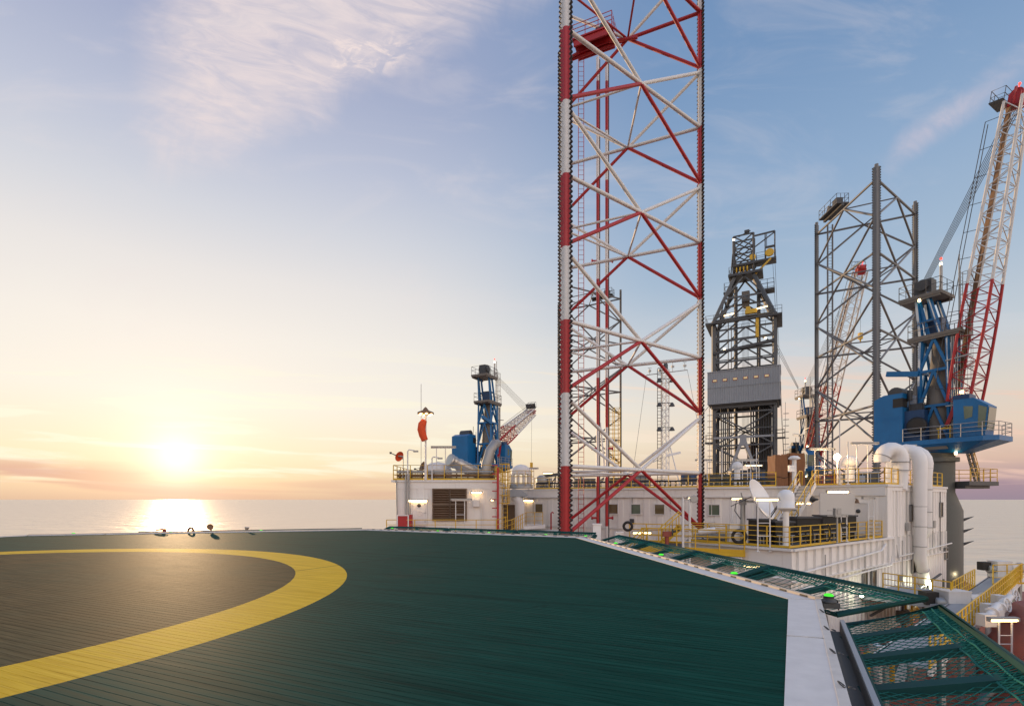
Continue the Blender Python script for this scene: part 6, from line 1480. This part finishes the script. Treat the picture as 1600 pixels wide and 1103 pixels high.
# ------------------------------------------------------------------ pipework under the nets, between the helideck and the terrace
def under_nets():
    for k, (x0, x1, y, z, m, lab) in enumerate(((6,16,17.5,-6.6,'yellow','thick yellow pipe under the green nets'), (6,17,18.6,-6.2,'galv','upper grey pipe under the green nets'), (7,18,20.4,-6.9,'galv','lower grey pipe under the green nets'), (8,20,22.3,-7.2,'white','white pipe under the green nets nearest the terrace wall'))):
        b = MB(); b.path([V((x0,y,z)), V((x1,y+4.5,z)), V((x1+.6,y+4.9,z-.4)), V((x1+.6,y+4.9,ZM))], .13, 8)
        for i in range(5): q = lerp((x0,y,z),(x1,y+4.5,z),.1+i*.2); b.lathe(q, [(.2,-.06),(.2,.06)], 10, (x1-x0,4.5,0)); b.bar(q, V((q.x,q.y,ZM)), .1)
        tag(b.build('deck_pipe', m, at=(x0,y,z)), lab, 'pipe', 'pipes under the green nets')
    railing('yellow rail on the red deck under the bottom right net', [V((9.2,11.5,ZM)), V((12.8,15.5,ZM)), V((16.5,18.2,ZM))], 'yellow', 1.1, .9)
    railing('yellow rail on the red deck behind the white braces', [V((12,20.5,ZM)), V((16.6,24.0,ZM))], 'yellow', 1.1, 1.0)
    p = V((16.2,22.6,ZM)); t = thing('white_brace', 'pair of thick white slanted braces seen through the bottom right net', 'brace', p)
    b = MB(); b.bar(p, p+V((-.3,-.2,2.3)), .55, .25); b.build('brace', 'whiteclean', t); b = MB(); b.bar(p+V((1.0,.3,0)), p+V((2.2,.5,2.4)), .55, .25); b.build('brace', 'whiteclean', t)
    for k, (x, y, lab) in enumerate(((12.2,13.4,'thick dark pipe standing on the red deck under the nearest net'), (14.6,17.5,'thin dark pipe standing on the red deck farther under the net'))):
        b = MB(); b.tube((x,y,ZM),(x,y,ZM+3.2),.1-.03*k,n=8); b.path([V((x,y,ZM+3.2)),V((x+.2,y,ZM+3.5)),V((x+.8,y+.4,ZM+3.5))],.1-.03*k,8); b.lathe((x,y,ZM),[(.25,0),(.25,.06)],10)
        tag(b.build('stand_pipe', 'dgrey', at=(x,y,ZM)), lab, 'pipe')
    t = thing('valve_manifold', 'tangle of dark valves and pipes on the red deck under the nets', 'valves', (13,18.6,ZM)); random.seed(3)
    for k in range(9):
        x, y = 10+random.random()*6, 16.5+random.random()*4; b = MB(); h = .6+random.random()*1.2; b.tube((x,y,ZM),(x,y,ZM+h),.08,n=8); b.path(circ((x,y,ZM+h),.22,12),.03,6,True); b.box((x,y,ZM+h*.5),(.35,.3,.3)); b.tube((x,y,ZM+h*.5),(x+1.2,y+.3,ZM+h*.5),.07,n=8); b.build('valve', random.choice(('dgrey','olive','yellow','galv')), t)
    light_stand('lit tube lamp low on the deck under the green nets', 1160,1196,884, [(1164,930),(1192,930)], 23.0, 'fluow')
under_nets()

# ------------------------------------------------------------------ gangway, winches and red hull at the lower right
def gangway():
    z = -5.75; n = V((-.654,.756,0)); d = V((.756,.654,0)); P0 = V((14.2,17.4,z)); L = 30; P1 = P0+d*L
    t = thing('gangway', 'long grating gangway at the lower right edge', 'gangway', P0)
    b = MB(); b.bar(P0+n*.85, P1+n*.85, 1.7, .06); b.build('grating', 'ltgrey', t)
    b = MB()
    for o in (0, 1.7): b.bar(P0+n*o-UP*.12, P1+n*o-UP*.12, .12, .30)
    b.build('side_beam', 'white', t)
    b = MB()
    for k in range(8): p = P0+d*(2+k*3.8); b.bar(p-UP*.15, V((p.x,p.y,ZM)), .16); b.bar(p+n*1.7-UP*.15, V((p.x+n.x*1.7,p.y+n.y*1.7,ZM)), .16); b.bar(p-UP*.2,p+n*1.7-UP*.2,.14)
    b.build('support_leg', 'galv', t)
    railing('near yellow guard rail of the gangway', [P0, P1], 'yellow', 1.15, .85, r=.035)
    railing('far yellow guard rail of the gangway, beside the water', [P0+n*1.7+d*15.5, P0+n*1.7+d*23], 'yellow', 1.15, .85, r=.035)
    railing('yellow rail crossing the gangway landing behind the nearer winch', [P0+n*1.7+d*15, P0+n*5.2+d*16.5], 'yellow', 1.15, .9, r=.035)
    b = MB(); q = P0+n*1.75+d*14; b.prism([tuple(q)[:2], tuple(q+d*6)[:2], tuple(q+d*6+n*4)[:2], tuple(q+n*4)[:2]], z-.25, z-.03); tag(b.build('landing', 'ltgrey', at=q), 'grey landing beside the gangway where the nearer winch stands', 'landing')
    railing('yellow rail at the far end landing of the gangway', [P0+n*1.0+d*24.8, P0+n*1.0+d*24.8+V((9,1.5,0))], 'yellow', 1.35, 1.1, r=.035)
    def winch(label, p, s=1.0):
        p = V(p); t = thing('winch', label, 'winch', p, 'white winches by the gangway')
        b = MB(); b.box(p+UP*1.0*s, (1.25*s,1.0*s,2.0*s)); b.box(p+UP*2.02*s, (1.3*s,1.05*s,.06)); b.build('gearbox', 'white', t)
        b = MB(); b.lathe(p+V((.6*s,-.1,1.45*s)), [(.48*s,0),(.48*s,.15*s),(.36*s,.15*s),(.36*s,1.1*s),(.46*s,1.1*s),(.46*s,1.5*s),(.15*s,1.55*s)], 20, (1,.1,0)); b.build('drum', 'white', t)
        b = MB(); b.lathe(p+V((-.62*s,-.1,1.35*s)), [(.34*s,0),(.34*s,.45*s),(.2*s,.5*s)], 16, (-1,0,0)); b.build('motor', 'galv', t)
        b = MB(); b.box(p+V((-1.25*s,.1,1.6*s)), (.7*s,.6*s,.7*s)); b.build('motor_box', 'black', t)
        b = MB(); b.box(p+V((1.3*s,.1,.5*s)), (1.1*s,.5*s,.9*s)); b.build('gear_case', 'black', t)
        b = MB(); b.path([p+V((.8*s,-.4,0)), p+V((.8*s,-.4,.95*s)), p+V((1.9*s,-.4,.95*s)), p+V((1.9*s,-.4,0))], .04, 6); b.build('guard_frame', 'yellow', t)
    winch('nearer white winch with a round drum behind the net corner', gx(1488,28.6,-7.1), 1.0)
    winch('farther white winch with a round drum at the gangway end', gx(1562,37.6,-6.25), .85)
    # red hull
    t = thing('red_hull', 'red painted hull plates rising at the right edge under the gangway', 'hull', (22,20.5,ZM))
    b = MB(); b.extr([V((18.9,19.6,ZM)), V((19.3,19.6,-6.4)), V((20.7,19.6,-4.75)), V((26,19.6,-4.0)), V((26,19.6,ZM))], (2.6,4.2,0)); b.build('plate', 'hullred', t)
    b = MB(); b.tube((18.9,19.5,ZM+.3),(19.35,19.5,-6.3),.06); b.tube((19.35,19.5,-6.3),(20.8,19.5,-4.6),.06); b.tube((20.8,19.5,-4.6),(26,19.5,-3.9),.06); b.build('edge_pipe', 'hullred', t)
    b = MB(); b.extr([V((15.6,17.0,ZM)), V((16.1,17.0,-7.6)), V((18.6,17.4,-7.2)), V((18.8,17.4,ZM))], (1.5,2.0,0)); b.build('lower_plate', 'hullred', t)
    for k, (px, py, Z) in enumerate(((1574,945,23.0),(1588,931,25.0))):
        p = at(px,py,Z); t = thing('hand_wheel', ['white hand wheel valve above the red hull, nearer one','white hand wheel valve above the red hull, farther one'][k], 'valve', p, 'hand wheels above the red hull')
        b = MB(); b.path(circ(p, .30, 20, (.5,-1,.25)), .04, 6, True)
        for a in range(3): u = circ(p,.3,6,(.5,-1,.25)); b.tube(u[a],u[a+3],.025,n=5)
        b.build('wheel', 'white', t); b = MB(); b.tube(p, p+V((-.3,.6,-.2)), .07); b.box(p+V((-.3,.6,-.35)), (.4,.4,.6)); b.tube(p+V((-.3,.6,-.6)), p+V((-.3,.6,-2.2)), .1); b.build('valve_body', 'white', t)
    for k, (px, py, Z) in enumerate(((1553,960,22.3),(1541,968,21.6),(1563,952,23.5))):
        p = at(px,py,Z); b = MB(); b.box(p, (.5,.45,.5)); b.tube(p, p+V((1.6,1.2,.35)), .16, n=10); b.lathe(p+V((.8,.6,.17)), [(.26,-.06),(.26,.06)], 12, (1.6,1.2,.35))
        tag(b.build('flanged_pipe', 'white', at=p), ['middle white flanged pipe beside the gangway over the red hull','nearest white flanged pipe beside the gangway','farthest white flanged pipe beside the gangway'][k], 'pipe', 'white flanged pipes by the gangway')
    # yellow machinery and dark fittings at the foot of the side wall
    p = gx(1440,33,-7.6)
    t = thing('deck_machinery', 'dark pipes and fittings along the foot of the corrugated side wall', 'machinery', p); random.seed(11)
    for k in range(12):
        s = 12+k*1.0; q = T0+U1*s+NS*(1.0+.5*random.random()); b = MB(); h = .6+random.random()*1.3; zz = -7.9+random.random()*.6
        b.box((q.x,q.y,zz), (.4+.4*random.random(),.4,.5+.5*random.random())); b.tube((q.x,q.y,ZM),(q.x,q.y,zz+h),.07,n=8); b.path([V((q.x,q.y,zz+.2)),V((q.x+.5,q.y+.3,zz+.35)),V((q.x+.9,q.y+.6,zz+.1))],.09,8)
        b.build('fitting', random.choice(('dgrey','black','galv','yellow','concrete')), t)
    b = MB(); b.path([T0+U1*9+NS*.5+UP*-7.0, T0+U1*17+NS*.6+UP*-6.3, T0+U1*22+NS*.7+UP*-5.6], .08, 8); b.build('pipe_run', 'dgrey', t)
gangway()
